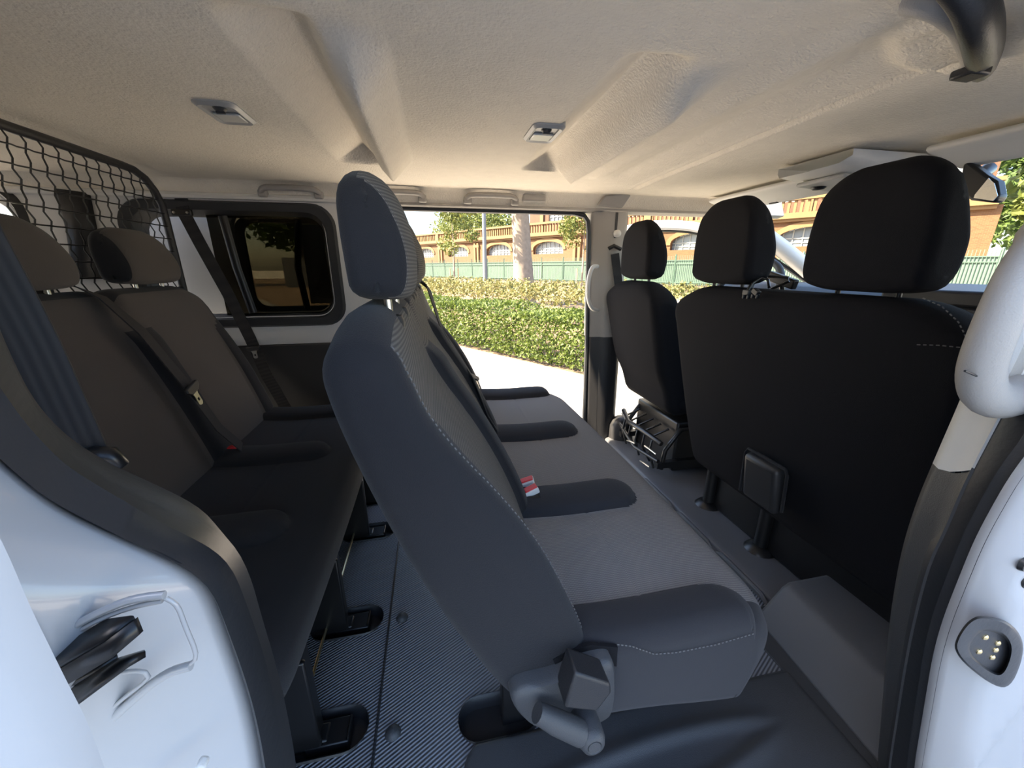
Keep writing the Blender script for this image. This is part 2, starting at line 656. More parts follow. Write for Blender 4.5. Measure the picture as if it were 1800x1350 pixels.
mb.box((-.69, WY + .012, 1.005), (.47, .004, .44))
gp = mb.build('window_pane', m_gtint, wf, smooth=0)
mb = MB()
mb.tube([(-.86, WY + .004, 1.21), (-.845, WY + .004, 1.0), (-.815, WY + .004, .80)], .018, 8, sy=.5)
mb.build('window_bar', m_black, wf)
mb = MB()
mb.strip([[(x, WY - .012, z) for x, z in rrect(-2.1, .75, -1.525, 1.32, .12)], [(x, WY - .035, z) for x, z in rrect(-2.08, .77, -1.545, 1.30, .11)],
          [(x, WY + .03, z) for x, z in rrect(-2.03, .82, -1.595, 1.25, .09)]], closed=True)
struct(mb.build('window_2', m_rubber, smooth=50), 'black gasket round the load bay window')
# upper rail above the far window, lower black panel
mb = MB()
mb.tube([(-2.3, .80, 1.283), (-.30, .80, 1.283)], .014, 8)
struct(mb.build('trim_7', m_trim2), 'pale rail above the far window')
mb = MB()
mb.prism([(-2.3, .805, 0), (-.285, .805, 0), (-.285, .805, .655), (-1.4, .805, .655), (-2.3, .805, .62)], (0, -.022, 0))
struct(mb.build('trim_8', m_plastic, bevel=.006), 'black lower side panel below the far window')
# dark curved pillar cover behind the cargo grid, and a second one at the load bay window
mb = MB()
pl = [at(98, 332, 'y', .80), at(118, 400, 'y', .80), at(132, 490, 'y', .80)]
pr = [at(158, 340, 'y', .80), at(170, 400, 'y', .80), at(182, 490, 'y', .80)]
pm = [(a + b) / 2 + V((0, -.03, 0)) for a, b in zip(pl, pr)]
mb.strip([[pl[i], pl[i].lerp(pm[i], .5) + V((0, -.012, 0)), pm[i], pm[i].lerp(pr[i], .5) + V((0, -.012, 0)), pr[i]] for i in range(3)])
struct(mb.build('trim_9', m_plastic, solid=.01), 'dark pillar cover behind the mesh')

# cargo wall at the rear with windows
mb = holed([(-.88, 0), (.88, 0), (.88, 1.36), (-.88, 1.36)], [rrect(-.72, .75, -.08, 1.25, .06), rrect(.08, .75, .72, 1.25, .06)], lambda a, b: (-2.33, a, b))
struct(mb.build('wall_rear', m_wpanel, smooth=0, solid=.02), 'rear door panels of the load bay')
mb = MB()
mb.box((-2.345, -.40, 1.0), (.004, .66, .52))
struct(mb.build('window_5', m_gtint, smooth=0), 'tinted rear door window')
# near side, behind the doorway
mb = holed([(-2.34, 0), (-.42, 0), (-.42, 1.31), (-2.34, 1.31)], [rrect(-1.25, .80, -.55, 1.22, .07)], lambda a, b: (a, -.86, b))
struct(mb.build('wall_near', m_wpanel, smooth=0, solid=.03), 'inner panel of the near side wall')
mb = MB()
mb.box((-.90, -.875, 1.01), (.74, .006, .46))
struct(mb.build('window_3', m_gtint, smooth=0), 'tinted near side window')

mb = MB()
mb.prism([(-.9, -.865, 1.268), (-.9, -.885, 1.252), (-.9, -.93, 1.262), (-.9, -.93, 1.44), (-.9, -.865, 1.44)], (2.5, 0, 0))
struct(mb.build('trim_18', m_trim, bevel=.004), 'header trim above the near doorway')
# header above the far doorway
mb = MB()
mb.prism([(-.36, .80, 1.272), (-.36, .84, 1.262), (-.36, .92, 1.27), (-.36, .92, 1.36), (-.36, .84, 1.36)], (2.3, 0, 0))
struct(mb.build('trim_10', m_trim, bevel=.004), 'header trim above the far doorway')
mb = MB()
corner = [(.735, 1.262), (.775, 1.25), (.797, 1.225)]
dl = [(-.275, .02), (-.275, 1.20), (-.262, 1.245), (-.22, 1.262), (.72, 1.262)] + corner[1:] + [(.805, 1.17), (.83, .60), (.845, .02)]
mb.tube([(x, .835, z) for x, z in dl], .013, 8)
struct(mb.build('door_1', m_rubber), 'black rubber seal round the far doorway')

# far B pillar
mb = MB()


def pill(zs, y, d=.012):
    rows = []
    for z in zs:
        k = (1.27 - z) / 1.27
        x0, x1 = .812 + .045 * k, 1.01 + .02 * k
        rows.append([(x0, y + .07, z), (x0, y + .012, z), (x0 + .012, y, z), (x0 + .055, y - .004, z), (x0 + .075, y - .022, z), (x1 - .03, y - .022, z), (x1 - .006, y - .008, z), (x1, y + .015, z), (x1, y + .09, z)])
    return rows


mb.strip(pill((.63, .75, .9, 1.1, 1.27), .82))
struct(mb.build('wall_far_pillar', m_trim, smooth=50), 'grey upper cover of the far door pillar')
mb = MB()
r = pill((0, .1, .2, .4, .632), .812)
mb.strip(r)
struct(mb.build('wall_far_pillar_base', m_plastic, smooth=50), 'black lower cover of the far door pillar')
mb = MB()
c = at(1092, 742, 'y', .78)
mb.lathe([(.0001, .06), (.03, .055), (.055, .04), (.07, .01), (.072, -.05), (.075, -.16)], (c.x + .0, .78, .10), axis=(0, 0, 1), n=20)
struct(mb.build('trim_11', m_plastic), 'rounded black bulge at the foot of the far pillar')

# front: A pillar, windscreen, header
mb = MB()
mb.tube([(1.00, .85, 1.285), (1.15, .85, 1.315), (1.35, .845, 1.325), (1.55, .84, 1.315), (1.75, .84, 1.24), (2.0, .845, 1.11), (2.38, .85, .90)], [.03, .03, .032, .034, .04, .045, .05], 10)
struct(mb.build('trim_12', m_trim2), 'pale pillar beside the windscreen on the far side')
mb = MB()
mb.tube([(1.55, .865, 1.25), (1.8, .87, 1.14), (2.3, .875, .90)], .012, 8)
struct(mb.build('trim_13', m_rubber), 'black seal along the far windscreen pillar')
mb = MB()
mb.tube([(1.0, -.85, 1.285), (1.35, -.845, 1.325), (1.6, -.84, 1.30), (2.0, -.845, 1.11), (2.38, -.85, .90)], .04, 10)
struct(mb.build('trim_14', m_trim2), 'pale pillar beside the windscreen on the near side')
mb = MB()
mb.strip([[(1.63, -.82, 1.305), (1.66, 0, 1.315), (1.63, .82, 1.305)], [(2.0, -.83, 1.12), (2.08, 0, 1.12), (2.0, .83, 1.12)], [(2.38, -.84, .91), (2.5, 0, .90), (2.38, .84, .91)]])
struct(mb.build('window_4', m_gclear, smooth=170), 'windscreen')
# dashboard
t = thing('dashboard', 'black dashboard under the windscreen beyond the front seats', 'dashboard', (1.9, 0, 0))
mb = MB()
mb.strip([[(1.62, y, .55), (1.58, y, .75), (1.60, y, .875), (1.66, y, .915), (1.75, y, .925), (2.1, y, .92), (2.5, y, .90), (2.5, y, .3), (1.7, y, .3)] for y in (-.83, -.6, -.3, 0, .3, .6, .83)], closed=True)
mb.build('dash_top', m_plastic, t, smooth=40)
mb = MB()
for y in (-.72, -.66, -.60):
    mb.box((1.588, y, .83), (.012, .05, .07))
for k in range(4):
    mb.box((1.58, -.66, .805 + k * .017), (.012, .2, .005))
mb.build('air_vent', m_black, t)
mb = MB()
mb.prism([(1.60, -.36, .88), (1.60, -.36, .93), (1.86, -.36, .945), (1.86, -.36, .88)], (0, .34, 0))
mb.build('cluster_hood', m_plastic, t, bevel=.01)
# steering wheel
t = thing('steering_wheel', 'black steering wheel glimpsed between the front headrests', 'steering wheel', (1.50, .50, .86))
ax = V((-.86, 0, .5)).normalized()
q = Matrix.Rotation(-math.atan2(.5, .86) + pi / 2, 3, 'Y')
side = V((0, 1, 0))
upv = ax.cross(side)
cw = V((1.46, .48, .87))
mb = MB()
mb.tube([cw + (side * cos(a) + upv * sin(a)) * .185 for a in [2 * pi * i / 40 for i in range(40)]], .015, 10, closed=True)
mb.build('rim', m_dark, t, smooth=80)
mb = MB()
mb.lathe([(.0001, .02), (.045, .018), (.06, 0), (.04, -.05)], cw - ax * .03, axis=ax, n=20)
for a in (0, pi, -pi / 2):
    mb.tube([cw - ax * .025, cw + (side * cos(a) + upv * sin(a)) * .18], .013, 8)
mb.build('hub', m_plastic, t, smooth=60)

# near front door and pillar (only their inner faces matter)
mb = MB()
mb.prism([(1.02, -.86, 0), (2.4, -.86, 0), (2.4, -.86, .86), (1.02, -.86, .82)], (0, -.05, 0))
struct(mb.build('wall_near_front', m_plastic), 'dark lower panel of the near front door')

# ------------------------------------------------------------------ near doorway: rear jamb on the left
RJ_out = [(-120, 640), (-60, 735), (0, 807), (60, 855), (123, 900), (207, 939), (296, 976), (344, 1005), (372, 1036), (393, 1094), (418, 1165), (444, 1246), (463, 1350), (472, 1450)]
RJ_rid = [(-90, 520), (-40, 620), (0, 681), (38, 736), (83, 787), (121, 822), (176, 856), (238, 892), (296, 926), (368, 960), (408, 996), (433, 1060), (463, 1146), (484, 1235), (500, 1350), (506, 1450)]
RJ_in = [(-60, 440), (-25, 530), (0, 593), (25, 650), (58, 716), (93, 762), (136, 802), (191, 838), (239, 862), (296, 887), (370, 922), (412, 957), (440, 1010), (462, 1091), (488, 1176), (506, 1257), (522, 1350), (530, 1450)]


def curve(pts, plane, n=60):
    return [at(q[0], q[1], 'y', plane) for q in resample(chaikin(pts, 2, False), n, False)]


def up_extend(c, x, zt):
    """carry a doorway curve straight up to the roof rail, out of frame"""
    a = c[0]
    return [V((x, a.y, zt)), V((x, a.y, (zt + a.z) / 2))] + c


co, cr, ci = curve(RJ_out, -.915), curve(RJ_rid, -.895), curve(RJ_in, -.865)
cb = [p + V((-.03, .035, 0)) for p in ci]
hi = [a.lerp(b, .5) + V((0, -.012, 0)) for a, b in zip(co, cr)]
h2 = [a.lerp(b, .5) + V((0, -.010, 0)) for a, b in zip(cr, ci)]
co0 = [CAM + (p - CAM) * 1.06 for p in co]
mb = MB()
mb.strip([[up_extend(c, x, 1.32)[i] for c, x in ((cb, -.35), (ci, -.31), (h2, -.31), (cr, -.315), (hi, -.33), (co, -.345), (co0, -.345))] for i in range(len(co) + 2)])
struct(mb.build('door_2', m_rubber, smooth=60), 'thick black rubber seal curving along the rear edge of the near doorway')
# white painted jamb: a grid from the seal outwards to the slid door
mb = MB()
rows = []
edge = curve([(-320, 700), (-260, 800), (-200, 880), (-130, 950), (-60, 1010), (20, 1090), (60, 1160), (85, 1230), (110, 1300), (125, 1400)], -.965, len(co))
for k in range(len(co)):
    row = []
    for j in range(9):
        t = j / 8
        p = (CAM + (co[k] - CAM) * 1.035).lerp(edge[k], t)
        row.append(p)
    rows.append(row)
mb.strip(rows)
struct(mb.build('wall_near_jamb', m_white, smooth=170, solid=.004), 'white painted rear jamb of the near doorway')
# raised weld beads round the recess and the roller rail
J = lambda px, py: at(px, py, 'y', -.952)
mb = MB()
for b, rr in (([(75, 1137), (150, 1088), (215, 1058), (250, 1050), (289, 1046)], .0022), ([(78, 1143), (160, 1095), (225, 1068), (285, 1056)], .0014),
          ([(292, 1052), (312, 1062), (325, 1100), (347, 1150), (340, 1166), (315, 1172)], .0012), ([(158, 1300), (230, 1232), (290, 1183), (336, 1170)], .0026),
          ([(150, 1288), (215, 1228), (272, 1186), (240, 1178), (215, 1182)], .0012)):
    mb.tube([J(*q) for q in resample(chaikin(b, 2, False), 16, False)], rr, 8)
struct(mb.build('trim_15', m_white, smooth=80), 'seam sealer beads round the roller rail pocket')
t = thing('roller_rail', 'black door roller rail ending in the white jamb', 'rail', J(160, 1150))
R = lambda px, py, y: at(px, py, 'y', y)
mb = MB()
a0, a1 = [R(88, 1155, -.956), R(190, 1092, -.952), R(232, 1087, -.95)], [R(100, 1178, -.968), R(185, 1128, -.966), R(238, 1088, -.962)]
mb.strip([[a0[i], a1[i]] for i in range(3)])
mb.strip([[R(100, 1178, -.968), R(185, 1128, -.966), R(238, 1088, -.962)], [R(114, 1205, -.970), R(205, 1150, -.968), R(248, 1113, -.964)]])
mb.build('upper_flange', m_black, t, smooth=30, solid=.004)
mb = MB()
mb.strip([[R(114, 1208, -.960), R(205, 1153, -.958)], [R(120, 1218, -.956), R(208, 1160, -.954)]])
mb.strip([[R(118, 1218, -.960), R(205, 1160, -.958), R(254, 1147, -.955)], [R(130, 1240, -.968), R(225, 1168, -.966), R(256, 1150, -.960)]])
mb.build('lower_flange', m_black, t, smooth=30, solid=.003)
# bumper stop
mb = MB()
mb.box(J(352, 1350), (.006, .008, .012), Matrix.Rotation(.5, 3, 'Y'))
tag(mb.build('striker_peg', m_trim2, bevel=.002), 'small grey striker peg low on the white rear jamb', 'striker')
# scratches in the paint
mb = MB()
for a, b in (((300, 1308), (330, 1282)), ((333, 1278), (352, 1258)), ((392, 1306), (406, 1304)), ((396, 1131), (404, 1134))):
    mb.tube([at(*a, 'y', -.938), at((a[0] + b[0]) / 2, (a[1] + b[1]) / 2 + 2, 'y', -.9385), at(*b, 'y', -.938)], .0005, 5)
# the slid-back near door: its leading edge
t = thing('sliding_door', 'white sliding door slid back outside, its edge at the lower left', 'door', (-.8, -1.03, 0))
DE = [(-200, 560), (-110, 760), (-45, 890), (0, 976), (37, 1065), (74, 1139), (111, 1213), (141, 1268), (172, 1350), (205, 1450)]
e0 = [at(q[0], q[1], 'y', -1.035) for q in resample(chaikin(DE, 2, False), 30, False)]
mb = MB()
rows = []
for p in e0:
    rows.append([p + V((-.05, .024, -.04)), p + V((-.02, .009, -.016)), p, p + V((-.003, -.006, 0)), p + V((-.015, -.012, 0)), p + V((-.4, -.018, .0)), p + V((-1.2, -.018, 0))])
mb.strip(rows)
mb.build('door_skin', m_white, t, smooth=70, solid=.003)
mb = MB()
mb.box((-.95, -1.00, .5), (1.1, .05, .9))
mb.build('inner_panel', m_wpanel, t, bevel=.01)

# ------------------------------------------------------------------ near doorway: front pillar on the right
BT = [(1850, 330), (1812, 430), (1780, 520), (1704, 700), (1647, 829), (1617, 900), (1593, 977), (1577, 1060), (1565, 1150), (1557, 1250), (1548, 1350), (1545, 1430)]
BS = [(1880, 500), (1840, 590), (1800, 667), (1769, 724), (1702, 849), (1667, 933), (1640, 987), (1623, 1043), (1603, 1127), (1590, 1200), (1577, 1283), (1566, 1350), (1560, 1430)]
BM = [(1930, 560), (1870, 670), (1815, 745), (1760, 835), (1715, 935), (1690, 990), (1665, 1070), (1640, 1140), (1625, 1215), (1610, 1290), (1600, 1350), (1595, 1430)]
BR = [(1960, 640), (1880, 735), (1800, 832), (1756, 907), (1728, 960), (1699, 1030), (1672, 1097), (1654, 1160), (1641, 1233), (1629, 1300), (1620, 1350), (1612, 1430)]
def curve_y(pts, plane, n=70):
    pts = chaikin(pts, 2, False)
    out = []
    for i in range(n):
        y = 330 + 1100 * i / (n - 1)
        for a, b in zip(pts, pts[1:]):
            if a[1] <= y <= b[1] + 1e-6:
                k = (y - a[1]) / max(1e-6, b[1] - a[1])
                out.append(at(a[0] + (b[0] - a[0]) * k, y, 'y', plane))
                break
    return out


bt, bs, bm_, br = curve_y(BT, -.80), curve_y([(1960, 330)] + BS, -.845), curve_y([(2050, 330)] + BM, -.87), curve_y([(2150, 330)] + BR, -.90)
bt, bs, bm_, br = [[c_[0] + V((0, 0, .29)), c_[0] + V((0, 0, .15))] + c_ for c_ in (bt, bs, bm_, br)]
mb = MB()
# upper pale cover / lower dark cover split at the seam height
ksp = min(range(len(bt)), key=lambda i: abs(bt[i].z - at(1647, 829, 'y', -.80).z))


def pil_rows(rng, off=0):
    out = []
    for i in rng:
        a, b = bt[i], bs[i]
        out.append([a + V((.10, .03, 0)), a + V((.012, .014, 0)), a, a.lerp(b, .12) + V((0, -.008 - off, 0)), a.lerp(b, .5) + V((-.002, -.006 - off, 0)), a.lerp(b, .9) + V((0, -.002 - off, 0)), b + V((0, .004, 0))])
    return out


mb.strip(pil_rows(range(0, ksp + 1)))
struct(mb.build('wall_near_pillar', m_trim2, smooth=60), 'pale upper cover of the near door pillar')
mb = MB()
mb.strip(pil_rows(range(ksp, len(bt)), .004))
struct(mb.build('wall_near_pillar_base', m_dark, smooth=60), 'dark lower cover of the near door pillar')
mb = MB()
rows = []
for i in range(len(bs)):
    a, b, c = bs[i], bm_[i], br[i]
    rows.append([a + V((.02, .02, 0)), a, a.lerp(b, .35) + V((0, -.012, 0)), a.lerp(b, .75) + V((0, -.010, 0)), b + V((0, .002, 0)), b.lerp(c, .25) + V((0, -.008, 0)), b.lerp(c, .7) + V((0, -.010, 0)), c, c + V((.004, .02, 0))])
mb.strip(rows)
struct(mb.build('door_3', m_rubber, smooth=60), 'black rubber seal along the front edge of the near doorway')
mb = MB()
rows = []
for i in range(len(br)):
    c = br[i]
    row = [c + V((0, .008, 0)), c + V((.004, -.006, 0)), c + V((.014, -.022, 0))]
    for j in range(26):
        t = j / 25
        p = V((c.x + .022 + .42 * t, -.930, c.z))
        u = p.x - .60
        w = exp(-((u - .10 - .22 * (p.z - .40)) / .016) ** 2)
        p.y -= .008 * w * sm((.52 - p.z) / .1)
        p.y += .007 * sm((u - .01) / .02) * sm((p.z - .63) / .03)
        row.append(p)
    rows.append(row)
mb.strip(rows)
struct(mb.build('wall_near_front_jamb', m_white, smooth=170, solid=.004), 'white painted front jamb of the near doorway')
# holes
for i, (px, py) in enumerate(((1799, 990), (1801, 1020))):
    mb = MB()
    c = at(px, py, 'y', -.924)
    mb.lathe([(.0001, .002), (.006, .002), (.008, .004), (.0095, 0)], c, axis=(0, -1, 0), n=16)
    tag(mb.build('plug', m_black), ('upper' if i == 0 else 'lower') + ' of two small black plugs in the white front jamb', 'plug', 'plugs in the front jamb')
# door contact block
c = at(1740, 1148, 'y', -.932)
nrm = V((0, -1, 0))
ex = V((1, 0, 0))
ez = V((0, 0, 1))
t = thing('contact_block', 'black electrical contact block with five metal pins on the white front jamb', 'contact block', c)


def bl(pxs, d):
    out = []
    for px, py in pxs:
        out.append(at(px, py, 'y', -.932 - d))
    return out


shape = chaikin([(1702, 1090), (1725, 1080), (1775, 1092), (1800, 1125), (1796, 1165), (1776, 1208), (1750, 1208), (1700, 1172), (1676, 1142), (1682, 1118)], 2)
ctr = (1740, 1146)
sc_ = lambda k: [(ctr[0] + (a - ctr[0]) * k, ctr[1] + (b - ctr[1]) * k) for a, b in shape]
mb = MB()
mb.strip([bl(sc_(1), -.004), bl(sc_(1), .006), bl(sc_(.93), .011), bl(sc_(.66), .011), bl(sc_(.58), .005)], closed=True)
f = bl(sc_(.58), .005)
mb.add(f, [tuple(range(len(f)))])
mb.build('housing', m_rubber, t, smooth=50)
for px, py in ((1730, 1119), (1752, 1129), (1719, 1144), (1748, 1141), (1742, 1154)):
    mb = MB()
    q = bl([(px, py)], .0045)[0]
    mb.lathe([(.0001, .003), (.002, .0027), (.0034, .0015), (.0036, 0)], q, axis=nrm, n=12)
    mb.build('pin', m_brass, t)
# near pillar grab handle
t = thing('grab_handle', 'warm grey grab handle on the near door pillar at the right edge', 'grab handle', at(1740, 620, 'y', -.80))
g = [(1875, 380), (1836, 425), (1795, 480), (1765, 540), (1735, 610), (1722, 655), (1727, 692), (1757, 706), (1800, 690)]
P = [at(q[0], q[1], 'y', -.845 - .02 * sin(pi * i / 39)) for i, q in enumerate(resample(chaikin(g, 2, False), 40, False))]
mb = MB()
mb.tube(P, [.026 if i < 6 else .0235 - .003 * sin(pi * i / 39) for i in range(40)], 16, sy=.85)
mb.build('grip', m_trim, t, smooth=80)
mb = MB()
b0 = [at(a, b, 'y', -.83) for a, b in ((1800, 520), (1772, 560), (1745, 620), (1748, 660), (1785, 672), (1830, 655), (1850, 560), (1840, 500))]
mb.prism(b0, (.004, .03, 0))
mb.build('backplate', m_trim2, t, bevel=.004)
mb = MB()
mb.tube([at(a, b, 'y', -.868) for a, b in ((1696, 652), (1722, 663), (1746, 690), (1770, 712))], .0011, 6)
mb.build('cap_joint', m_plastic, t)

# ------------------------------------------------------------------ seats
def headrest(parent, x, yc, z0, w, h, th, lean, mats, ribs=True, name='headrest', posts=True, hround=.22, postm=None):
    prof = []
    raw = [(-th * .50, -h * .02), (-th * .51, h * .25), (-th * .51, h * .60), (-th * .50, h * .90), (-th * .34, h * 1.02), (-th * .02, h * 1.02), (th * .24, h * .93), (th * .43, h * .72), (th * .53, h * .42), (th * .50, h * .14), (th * .38, -h * .03), (th * .05, -h * .03)]
    prof = [(x + a - lean * b, z0 + b) for a, b in raw]

    def fn(px, py, pz):
        u = (py - yc) / (w / 2)
        k = (pz - z0) / h
        narrow = 1 - .10 * max(0, k - .45) ** 1.5 * 2
        py2 = yc + (py - yc) * narrow
        pz2 = pz - hround * h * max(0, abs(u) - .34) ** 2 * 1.6 * (sm((k - .2) / .6) - .35 * sm((.3 - k) / .3))
        px2 = px - .010 * u * u * (1 if px > x - lean * (pz - z0) else 0)
        return (px2, py2, pz2)

    def mf(c):
        return 1 if (ribs and c.x > x - lean * (c.z - z0) + th * .12 - .02 * (c.z > z0 + h * .8) and abs(c.y - yc) < w / 2 - .012) else 0
    o = pillow(prof, yc - w / 2, yc + w / 2, min(.022, th * .25), fn, mf, n=48, ny=26).build(name, mats, parent, smooth=179)
    if posts:
        for s in (-1, 1):
            mb = MB()
            mb.cyl((x, yc + s * w * .24, z0 - .05), (x - .002, yc + s * w * .24, z0 + .02), .0055, 10)
            pp = mb.build('headrest_post', postm or m_metal, o)
            mb = MB()
            mb.lathe([(.0065, .012), (.016, .010), (.019, .002), (.019, -.008)], (x, yc + s * w * .24, z0 - .036), n=16)
            mb.build('post_collar', m_plastic, o)
    return o


def bench(name, label, y0, y1, divs, cprof, bprof, bolster, hr, mats, ridge, grp=None, ctop=.40):
    t = thing(name, label, 'bench seat', ((cprof[0][0] + bprof[0][0]) / 2, (y0 + y1) / 2, 0), grp)
    mf, mr, mz = mats
    xt0, xt1 = bolster
    ends = [y0 + .02, y1 - .02]

    def bump(x, y, pad=0):
        best = 0
        side = False
        for i, d in enumerate(divs + ends):
            w = (.058 if i < len(divs) else .075) + pad
            tip = xt1 + (.04 if i >= len(divs) else 0) + pad
            dx = max(0, x - (tip - w))
            dd = sqrt(dx * dx + (y - d) ** 2)
            if dd < w:
                v = sqrt(1 - (dd / w) ** 2)
                if v > best:
                    best = v
        return best

    def cfn(x, y, z):
        if z > ctop - .05:
            k = sm((z - ctop + .04) / .03)
            b = bump(x, y)
            z += (.027 * b ** .8) * k
            # soft sag of the centre panels
            z -= .006 * k * (1 - b) * sm((x - xt0) / .1) * .6
            g = abs(x - (xt0 + .245))
            z -= .0022 * max(0, 1 - g / .006) * k * (b < .02)
        x2 = x + .010 * sin(pi * (y - y0) / (y1 - y0)) * sm((x - xt1) / .08)
        # rounded front corners seen from above
        for e, s in ((y0, 1), (y1, -1)):
            d = (y - e) * s
            if d < .12 and x > xt1:
                x2 -= .05 * (1 - d / .12) ** 2 * sm((x - xt1 + .02) / .1)
        return (x2, y, z)

    def cm(c):
        if c.z < ctop - .02 or c.y < y0 + .055 or c.y > y1 - .055:
            return 0
        return 0 if bump(c.x, c.y, .005) > 0 else 1
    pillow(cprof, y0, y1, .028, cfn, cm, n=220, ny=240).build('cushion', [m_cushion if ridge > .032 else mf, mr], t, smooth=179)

    zb, zt = min(p[1] for p in bprof), max(p[1] for p in bprof)

    def front(x, z):
        k = (z - zb) / (zt - zb)
        return k

    def bump2(y, z):
        best = 0
        zlim = zt - .10
        for i, d in enumerate(divs + [y0 + .01, y1 - .01]):
            w = .055 if i < len(divs) else .06
            dd = abs(y - d)
            if dd < w:
                ramp = sm((zlim - z) / .05) if i < len(divs) else sm((zlim - z) / .26)
                best = max(best, sqrt(1 - (dd / w) ** 2) * ramp)
        return best

    def mid(z):
        # middle surface of the slab at a height, from the profile
        L = [p for p in bprof]
        xs_ = []
        for a, b in zip(L, L[1:] + L[:1]):
            if (a[1] - z) * (b[1] - z) <= 0 and abs(a[1] - b[1]) > 1e-6:
                s = (z - a[1]) / (b[1] - a[1])
                xs_.append(a[0] + (b[0] - a[0]) * s)
        return (min(xs_) + max(xs_)) / 2 if xs_ else 0

    def bfn(x, y, z):
        m_ = mid(z)
        if x > m_ and z < zt - .01:
            k = sm((x - m_) / .04)
            b = bump2(y, z)
            x += ridge * b ** .8 * k
            x += .010 * k * (1 - b) * sin(pi * max(0, min(1, (z - zb) / (zt - zb))))
            g = abs(z - (zb + (zt - zb) * .60))
            x -= .0025 * max(0, 1 - g / .006) * k * (b < .02)
        # shoulder notch between the seats and rounded shoulders
        if z > zt - .09:
            k = (z - (zt - .09)) / .09
            n = 0
            for d in divs:
                n = max(n, exp(-((y - d) / .022) ** 2))
            z -= .030 * n * k
            for e in (y0, y1):
                d = abs(y - e)
                if d < .13:
                    z -= .045 * (1 - d / .13) ** 2 * k
        return (x, y, z)

    def bmf(c):
        if c.x < mid(c.z) + .012 or c.y < y0 + .03 or c.y > y1 - .03:
            return 0
        return 0 if bump2(c.y, c.z) > .06 else (1 if c.z < zt - .02 else 0)
    pillow(bprof, y0, y1, .03, bfn, bmf, n=110, ny=180, smooth_it=2).build('backrest', [mf, mz], t, smooth=179)
    pts = [q for q in resample(chaikin(bprof, 2), 110) if q[0] > mid(q[1]) + .01 and zb + .10 < q[1] < zt - .02]
    pts.sort(key=lambda q: -q[1])
    stp = MB()
    dashes([V(bfn(q[0] + .0012, y0 + .031, q[1])) for q in pts], .0009, .008, stp)
    if ridge > .032:
        stp.build('backrest_stitching', m_thread, t)
    edges = [y0] + divs + [y1]
    for a, b in zip(edges, edges[1:]):
        yc = (a + b) / 2
        headrest(t, hr['x'], yc, hr['z'], hr['w'], hr['h'], hr['th'], hr['lean'], [mf, mz])
    return t


# ---- middle bench
cprof = [(.10, .275), (.28, .272), (.48, .232), (.545, .232), (.580, .275), (.596, .34), (.592, .385), (.560, .415), (.46, .420), (.30, .416), (.17, .425), (.10, .43)]
bprof = [(.085, .345), (.003, .50), (-.062, .66), (-.112, .82), (-.126, .90), (-.112, .945), (-.075, .958), (-.046, .935), (-.036, .88), (-.012, .80), (.058, .69), (.122, .567), (.175, .436), (.185, .35), (.13, .32)]
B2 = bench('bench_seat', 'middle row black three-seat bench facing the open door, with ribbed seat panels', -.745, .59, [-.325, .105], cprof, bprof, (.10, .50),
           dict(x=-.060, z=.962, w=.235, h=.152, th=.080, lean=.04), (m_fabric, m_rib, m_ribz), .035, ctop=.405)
st = MB()
dashes([at(a, b, 'y', -.7475) for a, b in ((1085, 1133), (1110, 1136), (1150, 1150), (1190, 1147), (1260, 1133), (1325, 1114))], .0009, .007, st)
st.build('cushion_stitching', m_thread, B2)
mb = MB()
mb.prism([at(a, b, 'y', -.7462) for a, b in ((972, 1160), (1000, 1144), (1040, 1134), (1086, 1138), (1084, 1172), (1060, 1168), (1002, 1186), (988, 1192))], (0, .006, 0))
mb.build('gap_shade_patch', m_fabric_front, B2, smooth=0)  # dark sheet painted in for the shaded gap above the recliner cover
# recliner mechanism, on the near end
mb = MB()
rp = chaikin([(893, 1212), (985, 1192), (1005, 1175), (1070, 1158), (1083, 1168), (1082, 1250), (1060, 1268), (1000, 1290), (935, 1278), (905, 1250)], 2)
c0 = sum((at(a, b, 'y', -.765) for a, b in rp), V()) / len(rp)
rl = [at(a, b, 'y', -.765) for a, b in rp]
mb.strip([[p + V((0, .045, 0)) for p in rl], [p + V((0, .004, 0)) for p in rl], [p.lerp(c0, .07) + V((0, -.004, 0)) for p in rl], [p.lerp(c0, .5) + V((0, -.006, 0)) for p in rl]], closed=True)
f = [p.lerp(c0, .5) + V((0, -.006, 0)) for p in rl]
mb.add(f, [tuple(range(len(f)))])
rc = mb.build('recliner_cover', m_dark, B2, smooth=60)
mb = MB()
ql = [at(a, b, 'y', -.79) for a, b in ((1012, 1184), (1074, 1206), (1078, 1220), (1048, 1250), (994, 1248))]
qs = [(1012, 1184), (1074, 1204), (1076, 1218), (1050, 1252), (992, 1246)]
mb.prism([at(a, b, 'y', -.80) for a, b in qs], (0, .04, 0))
mb.build('buckle_box', m_plastic, rc, bevel=.004)
mb = MB()
mb.tube([at(944, 1252, 'y', -.79), at(975, 1268, 'y', -.795), at(1020, 1288, 'y', -.80)], [.013, .016, .017], 14)
mb.lathe([(.0001, .028), (.009, .028), (.0095, .0265), (.011, .028), (.016, .026), (.020, .018), (.021, 0), (.021, -.02)], at(1032, 1278, 'y', -.79), axis=(0, -1, .1), n=24)
mb.build('recliner_lever', m_dark, rc, smooth=50)
mb = MB()
mb.lathe([(.0001, .003), (.004, .002), (.005, 0)], at(1058, 1190, 'y', -.775), axis=(0, -1, 0), n=14)
mb.build('screw', m_brass, rc)
